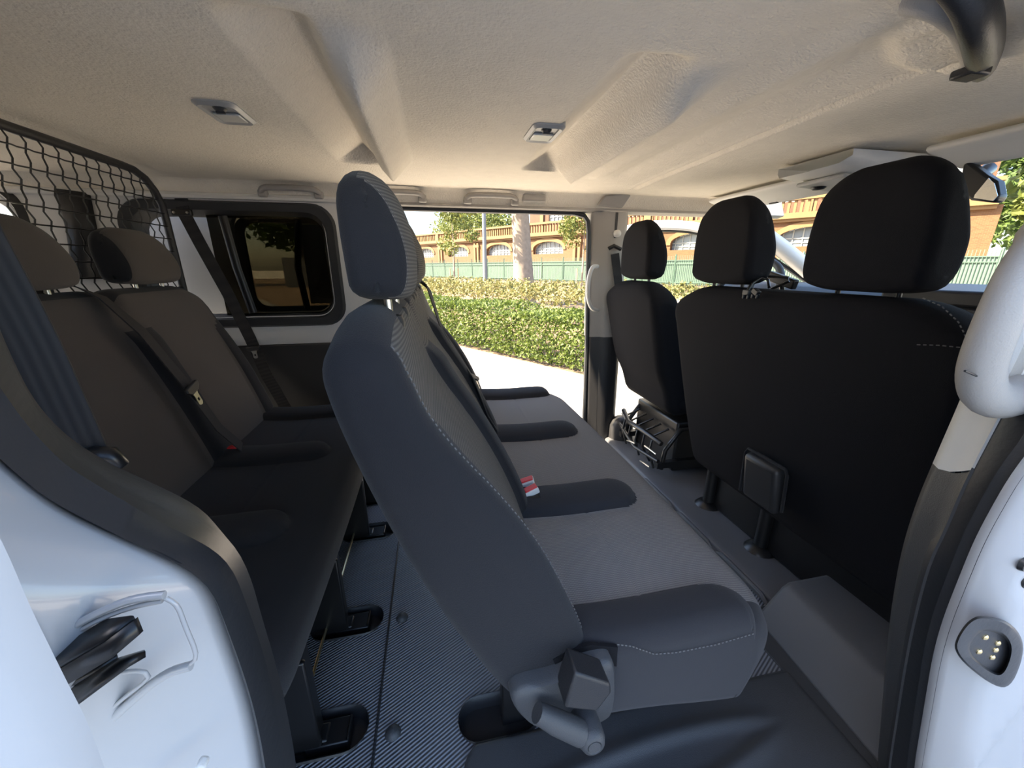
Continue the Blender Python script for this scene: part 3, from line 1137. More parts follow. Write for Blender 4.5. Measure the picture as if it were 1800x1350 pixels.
# legs and lower frame of the middle bench
for y in (-.53, -.235, .20, .44):
    mb = MB()
    mb.box((.13, y, .13), (.06, .035, .29))
    mb.box((.30, y, .20), (.42, .03, .06))
    mb.box((.46, y, .10), (.05, .03, .22), Matrix.Rotation(.25, 3, 'Y'))
    mb.build('leg', m_black, B2, bevel=.004)
mb = MB()
mb.tube([(.14, -.70, .255), (.14, .54, .255)], .016, 10)
mb.tube([(.50, -.70, .225), (.50, .54, .225)], .014, 10)
mb.build('lower_frame', m_black, B2)
# buckles set in the bolster beside the backrest
mb = MB()
mb.box((.205, -.305, .432), (.075, .10, .034), taper=.9)
bp = mb.build('buckle_pocket', m_black, B2, bevel=.008)
for i, (y, rz) in enumerate(((-.325, .1), (-.283, -.15))):
    mb = MB()
    mb.box((.212, y, .452), (.048, .028, .016), Matrix.Rotation(-.35, 3, 'Y') @ Matrix.Rotation(rz, 3, 'Z'))
    bk = mb.build('buckle', m_trim2, B2, bevel=.003)
    mb = MB()
    mb.box((.216, y, .4585), (.034, .020, .012), Matrix.Rotation(-.35, 3, 'Y') @ Matrix.Rotation(rz, 3, 'Z'))
    mb.build('release_button', m_red, bk, bevel=.002)

# ---- rear bench
cprof3 = [(-.80, .285), (-.55, .275), (-.36, .255), (-.315, .262), (-.282, .30), (-.272, .35), (-.278, .385), (-.31, .412), (-.42, .417), (-.58, .413), (-.72, .425), (-.80, .43)]
bprof3 = [(-.80, .33), (-.85, .50), (-.90, .68), (-.94, .84), (-.948, .90), (-.93, .935), (-.885, .945), (-.850, .92), (-.832, .86), (-.79, .74), (-.745, .60), (-.70, .45), (-.68, .36), (-.74, .31)]
B3 = bench('rear_bench_seat', 'rear row black three-seat bench in front of the cargo mesh', -.70, .52, [-.29, .105], cprof3, bprof3, (-.75, -.37),
           dict(x=-.885, z=.955, w=.25, h=.155, th=.095, lean=.10), (m_fabric, m_fabric, m_fabric2), .03, ctop=.40)
for y in ROW3:
    mb = MB()
    mb.box((-.325, y, .13), (.045, .05, .27))
    mb.box((-.345, y - .02, .12), (.10, .012, .25))
    mb.box((-.34, y, -.008), (.11, .04, .028))
    lg = mb.build('leg', m_black, B3, bevel=.004)
mb = MB()
mb.box((-.62, -.09, .20), (.40, 1.12, .10))
mb.build('seat_pan', m_black, B3, bevel=.01)
mb = MB()
mb.tube([(-.352, -.46, .018), (-.352, .43, .018)], .0042, 8)
mb.build('brace_rod', m_brass, B3)
mb = MB()
mb.box((-.66, .118, .445), (.03, .022, .016), Matrix.Rotation(-.3, 3, 'Y'))
mb.build('buckle', m_red, B3, bevel=.003)

# ---- front seats
def front_seat(name, label, y0, y1, heads, zb, hrw, hrh, lid):
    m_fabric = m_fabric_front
    t = thing(name, label, 'front seat', (1.05, (y0 + y1) / 2, 0))
    pr = [(1.04, zb), (1.005, zb + .13), (.955, .55), (.915, .72), (.885, .84), (.882, .915), (.91, .942), (.99, .940), (1.02, .88), (1.05, .72), (1.10, .5), (1.17, zb + .1), (1.17, zb)]

    def fn(x, y, z):
        k = max(0, min(1, (z - zb) / (.90 - zb)))
        ym = (y0 + y1) / 2
        n = 1 - .10 * (1 - k) ** 2.2
        y2 = ym + (y - ym) * n
        if z > .80:
            kk = (z - .80) / .10
            for e in (y0, y1):
                d = abs(y - e)
                if d < .16:
                    z -= .05 * (1 - d / .16) ** 2 * kk
        # gentle hollow of the back shell, seam above the lower flap
        if x < 1.0 + (0.55 - z) * .2:
            g = abs(z - (zb + .13))
            x += .003 * max(0, 1 - g / .008)
            u = (y - ym) / ((y1 - y0) / 2)
            x -= .012 * max(0, 1 - u * u) * sin(pi * k)
        return (x, y2, z)
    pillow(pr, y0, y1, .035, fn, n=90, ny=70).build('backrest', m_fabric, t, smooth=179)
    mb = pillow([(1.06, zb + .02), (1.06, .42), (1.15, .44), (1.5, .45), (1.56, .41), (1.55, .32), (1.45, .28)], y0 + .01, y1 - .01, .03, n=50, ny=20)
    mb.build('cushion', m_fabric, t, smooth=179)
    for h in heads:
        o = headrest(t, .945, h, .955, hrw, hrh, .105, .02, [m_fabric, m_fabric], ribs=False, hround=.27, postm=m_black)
    mb = MB()
    mb.box((1.28, (y0 + y1) / 2, .16), (.34, (y1 - y0) * .8, .26))
    mb.build('seat_base', m_black, t, bevel=.01)
    return t


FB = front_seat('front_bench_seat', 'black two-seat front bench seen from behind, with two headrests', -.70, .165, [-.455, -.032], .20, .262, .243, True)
for nm, pts in (('shoulder_stitching', ((1622, 524), (1655, 538), (1685, 566), (1702, 600))), ('seam_stitching', ((1612, 606), (1650, 607), (1700, 612)))):
    st = MB()
    dashes([at(a, b, 'x', .879 + .00004 * (a - 1612)) for a, b in pts], .0011, .008, st)
    st.build(nm, m_thread, FB)
mb = MB()
mb.box((.957, -.30, .375), (.05, .125, .155), Matrix.Rotation(-.15, 3, 'Y'))
lb = mb.build('latch_cover', m_plastic, FB, bevel=.016, bseg=3)
mb = MB()
mb.tube([(.952, -.225, .30), (.945, -.225, .44), (.945, -.232, .455), (.945, -.365, .455), (.945, -.375, .44), (.955, -.375, .32)], .0045, 8)
mb.build('latch_surround', m_fabric, FB)
for y in (.065, -.21):
    mb = MB()
    mb.tube([(1.10, y, .03), (1.10, y, .26)], .022, 12)
    mb.lathe([(.022, .02), (.04, .012), (.05, 0)], (1.10, y, .03), n=18)
    mb.build('support_post', m_black, FB, smooth=50)
DS = front_seat('driver_seat', 'black single driver seat beyond the front bench, beside the far pillar', .295, .765, [.508], .33, .255, .236, False)
# seat slide gear under the driver seat
mb = MB()
for y in (.33, .70):
    mb.box((1.22, y, .085), (.42, .03, .03))
    mb.tube([(1.04, y, .06), (1.05, y, .16), (1.12, y, .26), (1.30, y, .27)], .012, 8)
for k in range(5):
    y = .36 + k * .07
    mb.tube([(1.02 + .02 * (k % 2), y, .05), (1.0, y + .02, .13), (1.03, y + .05, .20), (1.10, y + .03, .24)], .006, 6)
mb.tube([(1.02, .32, .20), (.99, .45, .22), (1.0, .6, .20), (1.03, .72, .22)], .013, 8)
mb.tube([(1.0, .30, .12), (.99, .5, .10), (1.01, .72, .14)], .009, 8)
mb.build('slide_gear', m_black, DS, smooth=60)
for a, b in (((.985, .34, .07), (1.0, .45, .045)), ((.99, .50, .12), (.99, .58, .10)), ((.985, .30, .16), (.985, .40, .155)), ((1.0, .62, .20), (1.01, .70, .21))):
    mb = MB()
    mb.tube([a, V(a).lerp(V(b), .5) + V((-.004, 0, .004)), b], .0045, 8)
    mb.build('steel_bracket', m_metal, DS)

# cable with two clips and a phone cradle over the front bench
t = thing('cable_clips', 'black cable loop with two clips hanging over the front bench top', 'cable', at(1325, 505, 'x', .90))
mb = MB()
for k, (px, py) in enumerate(((1313, 514), (1329, 513))):
    q = at(px, py, 'x', .868)
    mb.box(q, (.012, .022, .014), Matrix.Rotation(.5 * k, 3, 'X'))
    mb.box(q + V((0, .008, -.012)), (.010, .006, .012))
    mb.box(q + V((0, -.008, -.012)), (.010, .006, .012))
mb.build('clip', m_black, t, bevel=.002)
mb = MB()
mb.tube([at(1313, 512, 'x', .89), at(1322, 498, 'x', .91), at(1338, 488, 'x', .95), at(1350, 492, 'x', .97), at(1352, 505, 'x', .95)], .004, 8)
mb.tube([at(1352, 486, 'x', .97), at(1385, 488, 'x', .97), at(1388, 494, 'x', .97), at(1356, 508, 'x', .96)], .004, 8)
mb.build('cable', m_black, t, smooth=60)
t = thing('device_cradle', 'small black device cradle poking up behind the front bench top', 'cradle', at(1375, 490, 'x', 1.10))
mb = MB()
mb.box(at(1374, 492, 'x', 1.10), (.02, .11, .03), Matrix.Rotation(.25, 3, 'X'))
mb.build('cradle_body', m_black, t, bevel=.004)
mb = MB()
mb.tube([at(1374, 496, 'x', 1.11), at(1376, 520, 'x', 1.13), at(1380, 560, 'x', 1.16)], .008, 8)
mb.build('stem', m_black, t)

# ------------------------------------------------------------------ seat belts
def tongue(parent, c, along, wdir, k=1.0):
    al = V(along).normalized()
    w = V(wdir)
    w = (w - al * w.dot(al)).normalized()
    nn = al.cross(w)
    L = lambda u, v: V(c) + w * u * k + al * v * k
    mb = MB()
    mb.prism([L(-.034, -.010), L(.034, -.010), L(.036, .004), L(.018, .016), L(-.018, .016), L(-.036, .004)], nn * .010)
    h = mb.build('tongue_grip', m_plastic, parent, bevel=.003)
    outer = [(-.016, .012), (.016, .012), (.011, .024), (.011, .052), (.006, .058), (-.006, .058), (-.011, .052), (-.011, .024)]
    hole = [(-.005, .034), (.005, .034), (.005, .044), (-.005, .044)]
    mb = holed(outer, [hole], lambda a, b: L(a, b) + nn * .005)
    mb.build('tongue', m_metal, parent, smooth=0, solid=.002)


g = 'seat belts'
t = thing('seat_belt', 'black belt crossing the rear bench between its seats, with a shiny metal tongue', 'seat belt', (-.85, .05, .9), g)
pb = [(-.955, -.01, .93), (-.93, .0, .956), (-.88, .02, .962), (-.835, .045, .925), at(250, 583, 'x', -.775), at(335, 685, 'x', -.715), at(385, 752, 'x', -.665), at(425, 786, 'x', -.63)]
mb = strap(pb, .046, (0, 1, -.35))
mb.build('webbing', m_web, t, smooth=40)
tongue(t, at(334, 682, 'x', -.708), at(352, 712, 'x', -.70) - at(334, 682, 'x', -.708), (0, 1, -.4))

t = thing('seat_belt', 'black belt running down past the tinted far window, with a small metal tongue', 'seat belt', (-1.0, .79, 1.2), g)
pb = [at(318, 345, 'y', .80), at(322, 372, 'y', .785), at(350, 425, 'y', .775), at(400, 515, 'y', .765), at(440, 595, 'y', .75), at(470, 662, 'y', .72), at(510, 730, 'y', .68)]
mb = strap(pb, .048, (1, 0, .25))
mb.build('webbing', m_web, t, smooth=40)
mb = MB()
q = at(320, 374, 'y', .79)
mb.box(q, (.075, .02, .028))
mb.build('belt_guide', m_black, t, bevel=.006)
for dx in (-.03, .03):
    mb = MB()
    mb.lathe([(.0001, .006), (.004, .005), (.005, 0)], q + V((dx * .8, -.010, 0)), axis=(0, -1, 0), n=10)
    mb.build('guide_screw', m_metal, t)
tongue(t, at(446, 612, 'y', .735), at(452, 632, 'y', .73) - at(446, 612, 'y', .735), (1, 0, .2), .8)

t = thing('seat_belt', 'wide black belt close to the door seal at the left edge', 'seat belt', at(100, 700, 'y', -.66), g)
pb = [at(a, b, 'y', -.66 - .0 * b) for a, b in ((-110, 310), (-60, 410), (2, 520), (50, 610), (95, 705), (135, 790), (148, 820))]
mb = strap(pb, .050, (1, .3, .25))
mb.build('webbing', m_web, t, smooth=40)
mb = MB()
mb.tube([at(138, 806, 'y', -.665), at(165, 800, 'y', -.665), at(192, 803, 'y', -.665), at(207, 814, 'y', -.665), at(196, 826, 'y', -.663)], [.008, .011, .012, .010, .006], 10)
mb.build('anchor_loop', m_black, t, smooth=70)

t = thing('seat_belt', 'black belt down the far seat of the middle bench with a metal tongue in daylight', 'seat belt', (.05, .3, .6), g)
pb = [(-.10, .33, .945), (-.055, .31, .965), (-.015, .31, .93), at(775, 575, 'x', .020), at(805, 622, 'x', .075), at(834, 668, 'x', .118), at(857, 728, 'x', .16), at(872, 752, 'x', .19)]
mb = strap(pb, .046, (0, 1, .1))
mb.build('webbing', m_web, t, smooth=40)
tongue(t, at(832, 664, 'x', .130), at(842, 690, 'x', .145) - at(832, 664, 'x', .130), (.3, 1, .1), .9)

t = thing('seat_belt', 'black belt hanging from the adjuster on the far door pillar', 'seat belt', at(1083, 440, 'y', .80), g)
mb = strap([at(1081, 446, 'y', .785), at(1085, 480, 'y', .783), at(1092, 540, 'y', .77), at(1100, 640, 'y', .76)], .045, (1, 0, 0))
mb.build('webbing', m_web, t, smooth=40)
mb = MB()
mb.tube([at(1070, 437, 'y', .78), at(1079, 432, 'y', .775), at(1091, 438, 'y', .78)], .010, 10)
mb.build('belt_guide', m_black, t)
mb = MB()
mb.lathe([(.0001, .028), (.012, .027), (.018, .02), (.019, 0)], at(1083, 411, 'y', .80), axis=(0, -1, 0), n=20)
mb.build('height_knob', m_trim2, t, smooth=50)
mb = MB()
mb.box(at(1083, 396, 'y', .797), (.012, .006, .12))
mb.build('adjuster_slot', m_plastic, t)

# ------------------------------------------------------------------ fittings on the headliner
def ceil_handle(c, w, label, nrm=(0, -1, -.35)):
    t = thing('grab_handle', label, 'grab handle', c)
    nz = V(nrm).normalized()
    ex = V((1, 0, 0))
    dn = nz.cross(ex)
    if dn.z > 0:
        dn = -dn
    P = lambda u, v, d: V(c) + ex * u * w / 2 + dn * v + nz * d
    g_ = [(-1.0, .028, -.004), (-.95, .006, .012), (-.80, -.006, .022), (-.4, -.008, .026), (0, -.009, .027), (.4, -.008, .026), (.80, -.006, .022), (.95, .006, .012), (1.0, .028, -.004)]
    pts = resample(chaikin([tuple(P(*q)) for q in g_], 2, False), 30, False)
    mb = MB()
    mb.tube(pts, .0115, 12)
    mb.build('grip', m_trim, t, smooth=80)
    for s in (-1, 1):
        mb = MB()
        mb.box(P(s * .93, .022, .002), (.036, .03, .03))
        mb.build('mount', m_trim, t, bevel=.006)
    return t


ceil_handle((-.565, .785, 1.318), .235, 'greige grab handle above the far tinted window')
ceil_handle((-.13, .785, 1.318), .235, 'greige grab handle half hidden behind the middle headrests')
ceil_handle((.295, .785, 1.318), .24, 'greige grab handle above the far open doorway')
mb = MB()
mb.box((.50, .79, 1.318), (.115, .03, .04))
tag(mb.build('blanking_cover', m_trim, bevel=.010, bseg=3), 'small greige blanking cover beside the handle above the far doorway', 'cover')
mb = MB()
mb.prism([(.82, .765, 1.292), (.85, .76, 1.335), (.95, .755, 1.345), (.985, .755, 1.34), (.955, .775, 1.285)], (0, .03, 0))
struct(mb.build('trim_16', m_trim, bevel=.006), 'pillar head cover at the top of the far pillar')
# far pillar grab handle
t = thing('grab_handle', 'pale upright grab handle on the far door pillar', 'grab handle', at(1043, 505, 'y', .80))
mb = MB()
hp = [at(a, b, 'y', y) for a, b, y in ((1050, 468, .815), (1042, 468, .77), (1036, 482, .755), (1033, 505, .752), (1034, 528, .755), (1040, 543, .77), (1050, 545, .815))]
mb.tube(resample(chaikin([tuple(p) for p in hp], 2, False), 24, False), .0105, 12)
mb.build('grip', m_trim2, t, smooth=80)


def cabin_lamp(c, label):
    t = thing('cabin_lamp', label, 'lamp', c)
    c = V(c)
    mb = MB()
    lo = rrect(-.068, -.044, .068, .044, .02)
    l2 = rrect(-.060, -.037, .060, .037, .016)
    l3 = rrect(-.052, -.030, .052, .030, .012)
    W = lambda L, d: [c + V((b * 1.0, a, -d)) for a, b in L]
    mb.strip([W(lo, -.012), W(lo, .003), W(l2, .009), W(l3, .006), W(l3, .002)], closed=True)
    q = W(l3, .002)
    mb.add(q, [tuple(range(len(q)))])
    mb.build('bezel', m_lampbody, t, smooth=40)
    mb = MB()
    mb.box(c + V((.0, .022, -.005)), (.056, .052, .006))
    mb.build('lens', m_lens, t, bevel=.004)
    mb = MB()
    mb.lathe([(.0001, .007), (.009, .006), (.013, .002), (.014, 0)], c + V((0, -.028, -.003)), axis=(0, 0, -1), n=18)
    mb.box(c + V((0, -.028, -.011)), (.018, .005, .004))
    mb.build('switch', m_dark, t)
    return t


cabin_lamp((-.445, -.01, ceil_z(-.445, -.01)), 'grey cabin lamp on the headliner above the rear bench')
cabin_lamp((.315, -.02, ceil_z(.315, -.02)), 'grey cabin lamp on the headliner between the two moulded ribs')
# black overhead belt guide
t = thing('belt_guide', 'black curved belt guide with grey shroud on the headliner at the upper right', 'belt guide', at(1690, 60, 'z', 1.31))
hz = [(1655, -60, 1.30), (1700, -15, 1.285), (1718, 20, 1.272), (1728, 60, 1.27), (1731, 95, 1.28), (1730, 118, 1.295)]
hp = [at(a, b, 'z', z) for a, b, z in hz]
mb = MB()
mb.tube(resample(chaikin([tuple(p) for p in hp], 2, False), 24, False), [.019 + .004 * sin(i / 23 * pi) for i in range(24)], 14, sy=.75)
mb.build('guide_arm', m_plastic, t, smooth=60)
mb = MB()
hq = [at(a, b, 'z', z) for a, b, z in ((1600, 0, 1.31), (1640, 5, 1.295), (1680, 28, 1.29), (1703, 60, 1.292), (1712, 95, 1.30), (1715, 125, 1.315))]
mb.tube(resample(chaikin([tuple(p) for p in hq], 2, False), 24, False), .014, 12, sy=1.0)
mb.build('shroud', m_trim, t, smooth=60)
mb = MB()
mb.box(hp[4] + V((.0, .01, -.018)), (.035, .028, .012))
mb.build('latch_slot', m_plastic, t, bevel=.003)

# visors, console, mirror
def visor(y0, y1, label):
    t = thing('sun_visor', label, 'sun visor', (1.50, (y0 + y1) / 2, 1.27))
    pr = [(1.40, 1.322), (1.41, 1.335), (1.48, 1.325), (1.55, 1.298), (1.565, 1.284), (1.55, 1.276), (1.47, 1.302), (1.41, 1.312)]
    pillow(pr, y0, y1, .008, n=40, ny=12).build('visor_flap', m_trim2, t, smooth=179)
    mb = MB()
    mb.box((1.54, (y0 + y1) / 2, 1.279), (.012, .045, .006))
    mb.build('visor_clip', m_plastic, t, bevel=.002)


visor(.20, .74, 'pale far sun visor folded up in front of the driver')
visor(-.74, -.17, 'pale near sun visor folded up above the windscreen at the right edge')
t = thing('overhead_console', 'pale overhead console with a reading lamp at the windscreen top', 'console', (1.35, .03, 1.29))
mb = MB()
mb.strip([[(1.24 + .26 * s, -.10 + .0 * s, 1.318 - .030 * s), (1.22 + .28 * s, -.08, 1.300 - .036 * s), (1.21 + .29 * s, .02, 1.295 - .040 * s), (1.22 + .28 * s, .13, 1.300 - .036 * s), (1.24 + .26 * s, .16, 1.318 - .030 * s), (1.24 + .26 * s, .16, 1.335), (1.24 + .26 * s, -.10, 1.335)] for s in (0, .08, .3, .6, .9, 1.0, 1.15)], closed=True)
mb.build('console_body', m_trim2, t, smooth=50)
mb = MB()
mb.box((1.36, .03, 1.272), (.16, .17, .014), Matrix.Rotation(.07, 3, 'Y'))
mb.build('lamp_panel', m_lampbody, t, bevel=.006)
mb = MB()
mb.lathe([(.0001, .008), (.016, .007), (.022, .002), (.024, 0)], (1.34, .08, 1.266), axis=(0, 0, -1), n=18)
mb.build('reading_lamp', m_black, t)
t = thing('rear_view_mirror', 'black rear view mirror under the windscreen top, right of the large headrest', 'mirror', (1.6, -.2, 1.25))
c0 = at(1722, 322, 'x', 1.52)
mb = MB()
mp = [at(a, b, 'x', 1.52) for a, b in ((1692, 288), (1703, 284), (1735, 308), (1752, 318), (1757, 345), (1748, 357), (1705, 352), (1684, 336))]
mb.prism(mp, (.035, .0, 0))
mb.build('mirror_shell', m_black, t, bevel=.008, bseg=3)
mb = MB()
mp = [at(a, b, 'x', 1.517) for a, b in ((1738, 313), (1748, 322), (1754, 344), (1746, 353), (1712, 348), (1714, 342))]
mb.add(mp, [tuple(range(6))])
mb.build('mirror_glass', m_chrome, t, smooth=0, solid=.002)
mb = MB()
mb.tube([c0 + V((.03, .03, .02)), c0 + V((.10, .05, .05))], .018, 10)
mb.build('mirror_stem', m_black, t)

# ------------------------------------------------------------------ cargo mesh behind the rear bench
GX = -.985
t = thing('cargo_mesh', 'black wire cargo mesh in a tube frame behind the rear bench', 'cargo mesh', (GX, -.05, .9))
yr, zt_ = .655, 1.338
fr = [(GX, .665, .45), (GX, .665, 1.20), (GX, .655, 1.25), (GX, .59, 1.318), (GX, .50, 1.326), (GX, -.62, 1.326), (GX, -.72, 1.30), (GX, -.76, 1.2), (GX, -.76, .45)]
mb = MB()
mb.tube(resample(chaikin(fr, 1, False), 60, False), .0125, 10)
mb.build('tube_frame', m_plastic, t, smooth=70)
mb = MB()
sp = .045
k = 0
y = -.74
while y < .66:
    top = 1.322 if y < .55 else 1.322 - (y - .55) * .9
    n = int((top - .50) / .0225)
    mb.tube([(GX + .003 + .0035 * (1 if (i % 2) else -1), y + .0022 * (1 if (i // 2) % 2 else -1), .50 + (top - .50) * i / n) for i in range(n + 1)], .0022, 5)
    y += sp
z = .52
while z < 1.31:
    yy = .655 if z < 1.23 else .655 - (z - 1.23) * 1.0
    n = 62
    mb.tube([(GX + .003 - .003 * (1 if (i % 2) else -1), -.75 + (yy + .75) * i / n, z) for i in range(n + 1)], .0022, 5)
    z += sp
mb.build('wire_mesh', m_black, t, smooth=60)

# ------------------------------------------------------------------ far doors, standing open outside
t = thing('sliding_door', 'white far sliding door slid back outside the tinted side window', 'door', (-.95, 1.0, 0))
SD = .985
mb = holed([(-1.50, .0), (-.34, .0), (-.34, 1.24), (-.37, 1.30), (-1.50, 1.30)], [rrect(-.87, .80, -.40, 1.215, .06)], lambda a, b: (a, SD, b))
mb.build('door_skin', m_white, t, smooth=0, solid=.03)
mb = MB()
mb.strip([[(x, SD - .02, z) for x, z in rrect(-.90, .775, -.375, 1.24, .07)], [(x, SD - .03, z) for x, z in rrect(-.88, .79, -.39, 1.225, .065)], [(x, SD + .01, z) for x, z in rrect(-.855, .815, -.415, 1.20, .055)]], closed=True)
mb.build('window_gasket', m_rubber, t, smooth=50)
mb = MB()
mb.box((-.635, SD + .005, 1.01), (.49, .004, .44))
mb.build('door_glass', m_gtint2, t)
mb = MB()
mb.tube([(-.625, SD - .012, .79), (-.640, SD - .014, 1.0), (-.605, SD - .012, 1.22)], .016, 8, sy=.5)
mb.build('window_bar', m_black, t)
# dealer notice on the glass
# dealer notice stuck on the door glass
mb = MB()
mb.box((-.515, SD - .003, 1.01), (.185, .002, .37))
ns = mb.build('notice_sheet', mat('grey_notice', (.16, .17, .17), .7), t)
ns['label'] = 'dark dealer notice with slanted lettering'
mink = mat('dark_lettering', (.012, .012, .012), .8)
lt = MB()
for i, w in enumerate(('TAMBI\u00c9N', 'COMPRAMOS', 'TU COCHE')):
    cu = bpy.data.curves.new('lettering_curve', 'FONT')
    cu.body = w
    cu.size = .052
    cu.extrude = .0006
    o = bpy.data.objects.new('lettering_curve', cu)
    COL.objects.link(o)
    me = bpy.data.meshes.new_from_object(o.evaluated_get(bpy.context.evaluated_depsgraph_get()))
    mx = Matrix.Translation((-.565 + i * .05, SD - .006, .845 - i * .008)) @ Matrix.Rotation(radians(-66), 4, 'Y') @ Matrix.Rotation(radians(90), 4, 'X')
    lt.add([mx @ v.co for v in me.vertices], [tuple(p.vertices) for p in me.polygons])
    bpy.data.objects.remove(o)
    bpy.data.curves.remove(cu)
    bpy.data.meshes.remove(me)
lt.build('lettering', mink, ns, smooth=0, fix=False)

t = thing('driver_door', 'open driver door with a pale arched window frame, seen past the far headrest', 'door', (1.95, 1.0, 0))
mb = MB()
hx, hy = V((1.98, .96, 0)), V((-.62, .62, 0))
D = lambda s, z: V((1.98, .95, 0)) + V((-.66, .42, 0)) * s + V((0, 0, z))
fr = [D(0, .80), D(.02, .98), D(.12, 1.10), D(.40, 1.235), D(.75, 1.27), D(1.05, 1.245), D(1.22, 1.17), D(1.30, .95), D(1.33, .76)]
mb.tube(resample(chaikin([tuple(p) for p in fr], 2, False), 40, False), .034, 10, sy=.6)
mb.build('window_frame', m_white, t, smooth=70)
mb = MB()
mb.tube([p - V((0, -.012, .030)) for p in [V(q) for q in resample(chaikin([tuple(p) for p in fr], 2, False), 40, False)]], .012, 8)
mb.build('frame_seal', m_rubber, t)
mb = MB()
mb.prism([D(0, -.2), D(1.33, -.2), D(1.33, .76), D(0, .80)], (.04, .06, 0))
mb.build('door_panel', m_white, t, bevel=.01)
mb = MB()
mb.add([D(.03, .82), D(.06, 1.02), D(.4, 1.21), D(.75, 1.245), D(1.2, 1.15), D(1.31, .8)], [(0, 1, 2, 3, 4, 5)])
mb.build('door_glass', m_gclear, t, smooth=0, solid=.004)

# ------------------------------------------------------------------ outside
GZ = -.56
mb = MB()
mb.box((0, 0, GZ - .05), (400, 400, .1))
struct(mb.build('ground', m_pave, smooth=0), 'pale pavement around the van')
U_ = V((-.574, .819, 0))
N_ = V((.819, .574, 0))
FA = V((31.2, 15.4, GZ))
FP = lambda t, n=0, z=0: FA + U_ * t + N_ * n + V((0, 0, z))
# road seen through the tinted window, kerb line
mb = MB()
rd = [V((-7, 14, GZ + .004)), V((-3.0, 12.2, GZ + .004)), V((-14, 40, GZ + .004)), V((-45, 40, GZ + .004))]
mb.prism([(-60, 22, GZ), (-2.5, 15.0, GZ), (-6.5, 22, GZ), (-60, 31, GZ)], (0, 0, .006))
struct(mb.build('road', m_road, smooth=0), 'grey road beyond the far window')
mb = MB()
for k in range(7):
    mb.box((-12 - 4 * k, 21 + .55 * k, GZ + .009), (2.0, .16, .004), Matrix.Rotation(-.14, 3, 'Z'))
struct(mb.build('road_marking', m_wbar, smooth=0), 'white dashes on the road')
# bed of soil under the hedge
HD = V((-.545, .838, 0))
HN = V((.838, .545, 0))
H0 = V((1.0, 5.75, GZ))
HP = lambda t, n=0, z=0: H0 + HD * t + HN * n + V((0, 0, z))
mb = MB()
mb.prism([HP(-9, -.15), HP(14, -.15), HP(60, 4), HP(60, 34), HP(-40, 34), HP(-40, 8), HP(-9, 8)], (0, 0, .02))
struct(mb.build('ground_bed', m_soil, smooth=0), 'soil bed under the hedge')
mb = MB()
mb.box(HP(-1.2, -.2, .03), (.12, 15, .08), Matrix.Rotation(math.atan2(-HD.x, HD.y), 3, 'Z'))
struct(mb.build('kerb', m_pave, smooth=0), 'kerb edge of the hedge bed')


def leaves(n, fn, size, nrm=None, rng=random):
    vs, fs = [], []
    for i in range(n):
        p = V(fn())
        d = V((rng.gauss(0, 1), rng.gauss(0, 1), rng.gauss(0, 1))).normalized()
        if nrm:
            d = (d + V(nrm)).normalized()
        a = d.orthogonal().normalized()
        a.rotate(Matrix.Rotation(rng.random() * 6.28, 3, d))
        b = d.cross(a)
        s = size * (.6 + .8 * rng.random())
        o = len(vs)
        vs += [p - a * s, p + b * s * .55 + d * s * .15, p + a * s, p - b * s * .55 + d * s * .15]
        fs += [(o, o + 1, o + 2, o + 3)]
    mb = MB()
    mb.add(vs, fs)
    return mb


def hedge_pt():
    t = random.uniform(-6.5, 5.2)
    h = .86 + .05 * sin(t * 2.1) + .03 * sin(t * 5.3)
    side = random.random()
    if side < .5:
        return HP(t, abs(random.gauss(0, .07)) + .05 * sin(t * 7) * .4, random.uniform(.08, h))
    if side < .85:
        return HP(t, random.uniform(0, 1.3), h - abs(random.gauss(0, .05)))
    return HP(t, random.uniform(.05, 1.2), random.uniform(.1, h))


t = thing('clipped_hedge', 'clipped green hedge along the pavement outside the far doorway', 'hedge', HP(-.5, .6))
leaves(42000, hedge_pt, .030, (-.3, -.3, .5)).build('foliage', m_hedge, t, smooth=0, fix=False)
mb = MB()
for k in range(26):
    a = HP(-6 + k * .44, .35 + .3 * random.random(), .0)
    mb.tube([a, a + V((random.uniform(-.1, .1), random.uniform(-.1, .1), .7))], [.014, .006], 5)
mb.build('stems', m_bark2, t)


def shrub_pt():
    t = random.uniform(-9, 13)
    n = random.uniform(3.2, 5.8)
    h = .98 + .16 * sin(t * 3.1) + .10 * sin(t * 7.7 + n * 3)
    return HP(t, n, abs(h - abs(random.gauss(0, .16))))


t = thing('variegated_shrubs', 'loose yellow-green shrubs in a bed behind the clipped hedge', 'shrubs', HP(0, 4.4))
t['kind'] = 'stuff'
leaves(20000, shrub_pt, .05, (-.2, -.2, .4)).build('foliage', m_shrub, t, smooth=0, fix=False)

# the big pale tree trunk
t = thing('plane_tree', 'thick pale plane tree trunk standing behind the hedge', 'tree', (4.0, 15.5, GZ))
b0 = at(923, 528, 'y', 15.2)
rr = (at(942, 500, 'y', 15.2) - at(907, 500, 'y', 15.2)).length / 2
pts = [V((b0.x, 15.2, GZ))] + [at(922 - (528 - yy) * .05, yy, 'y', 15.2) for yy in (500, 450, 400, 350, 250, 120, 20)]
mb = MB()
mb.tube(pts, [rr * 1.15, rr * 1.02, rr * .90, rr * .84, rr * .78, rr * .70, rr * .55, rr * .3], 18)
mb.build('trunk', m_bark, t, smooth=70)
top = pts[5]


def blob(c, r, squash=.8):
    while True:
        q = V((random.uniform(-1, 1), random.uniform(-1, 1), random.uniform(-1, 1)))
        if .35 < q.length < 1:
            return V(c) + V((q.x * r, q.y * r, q.z * r * squash))


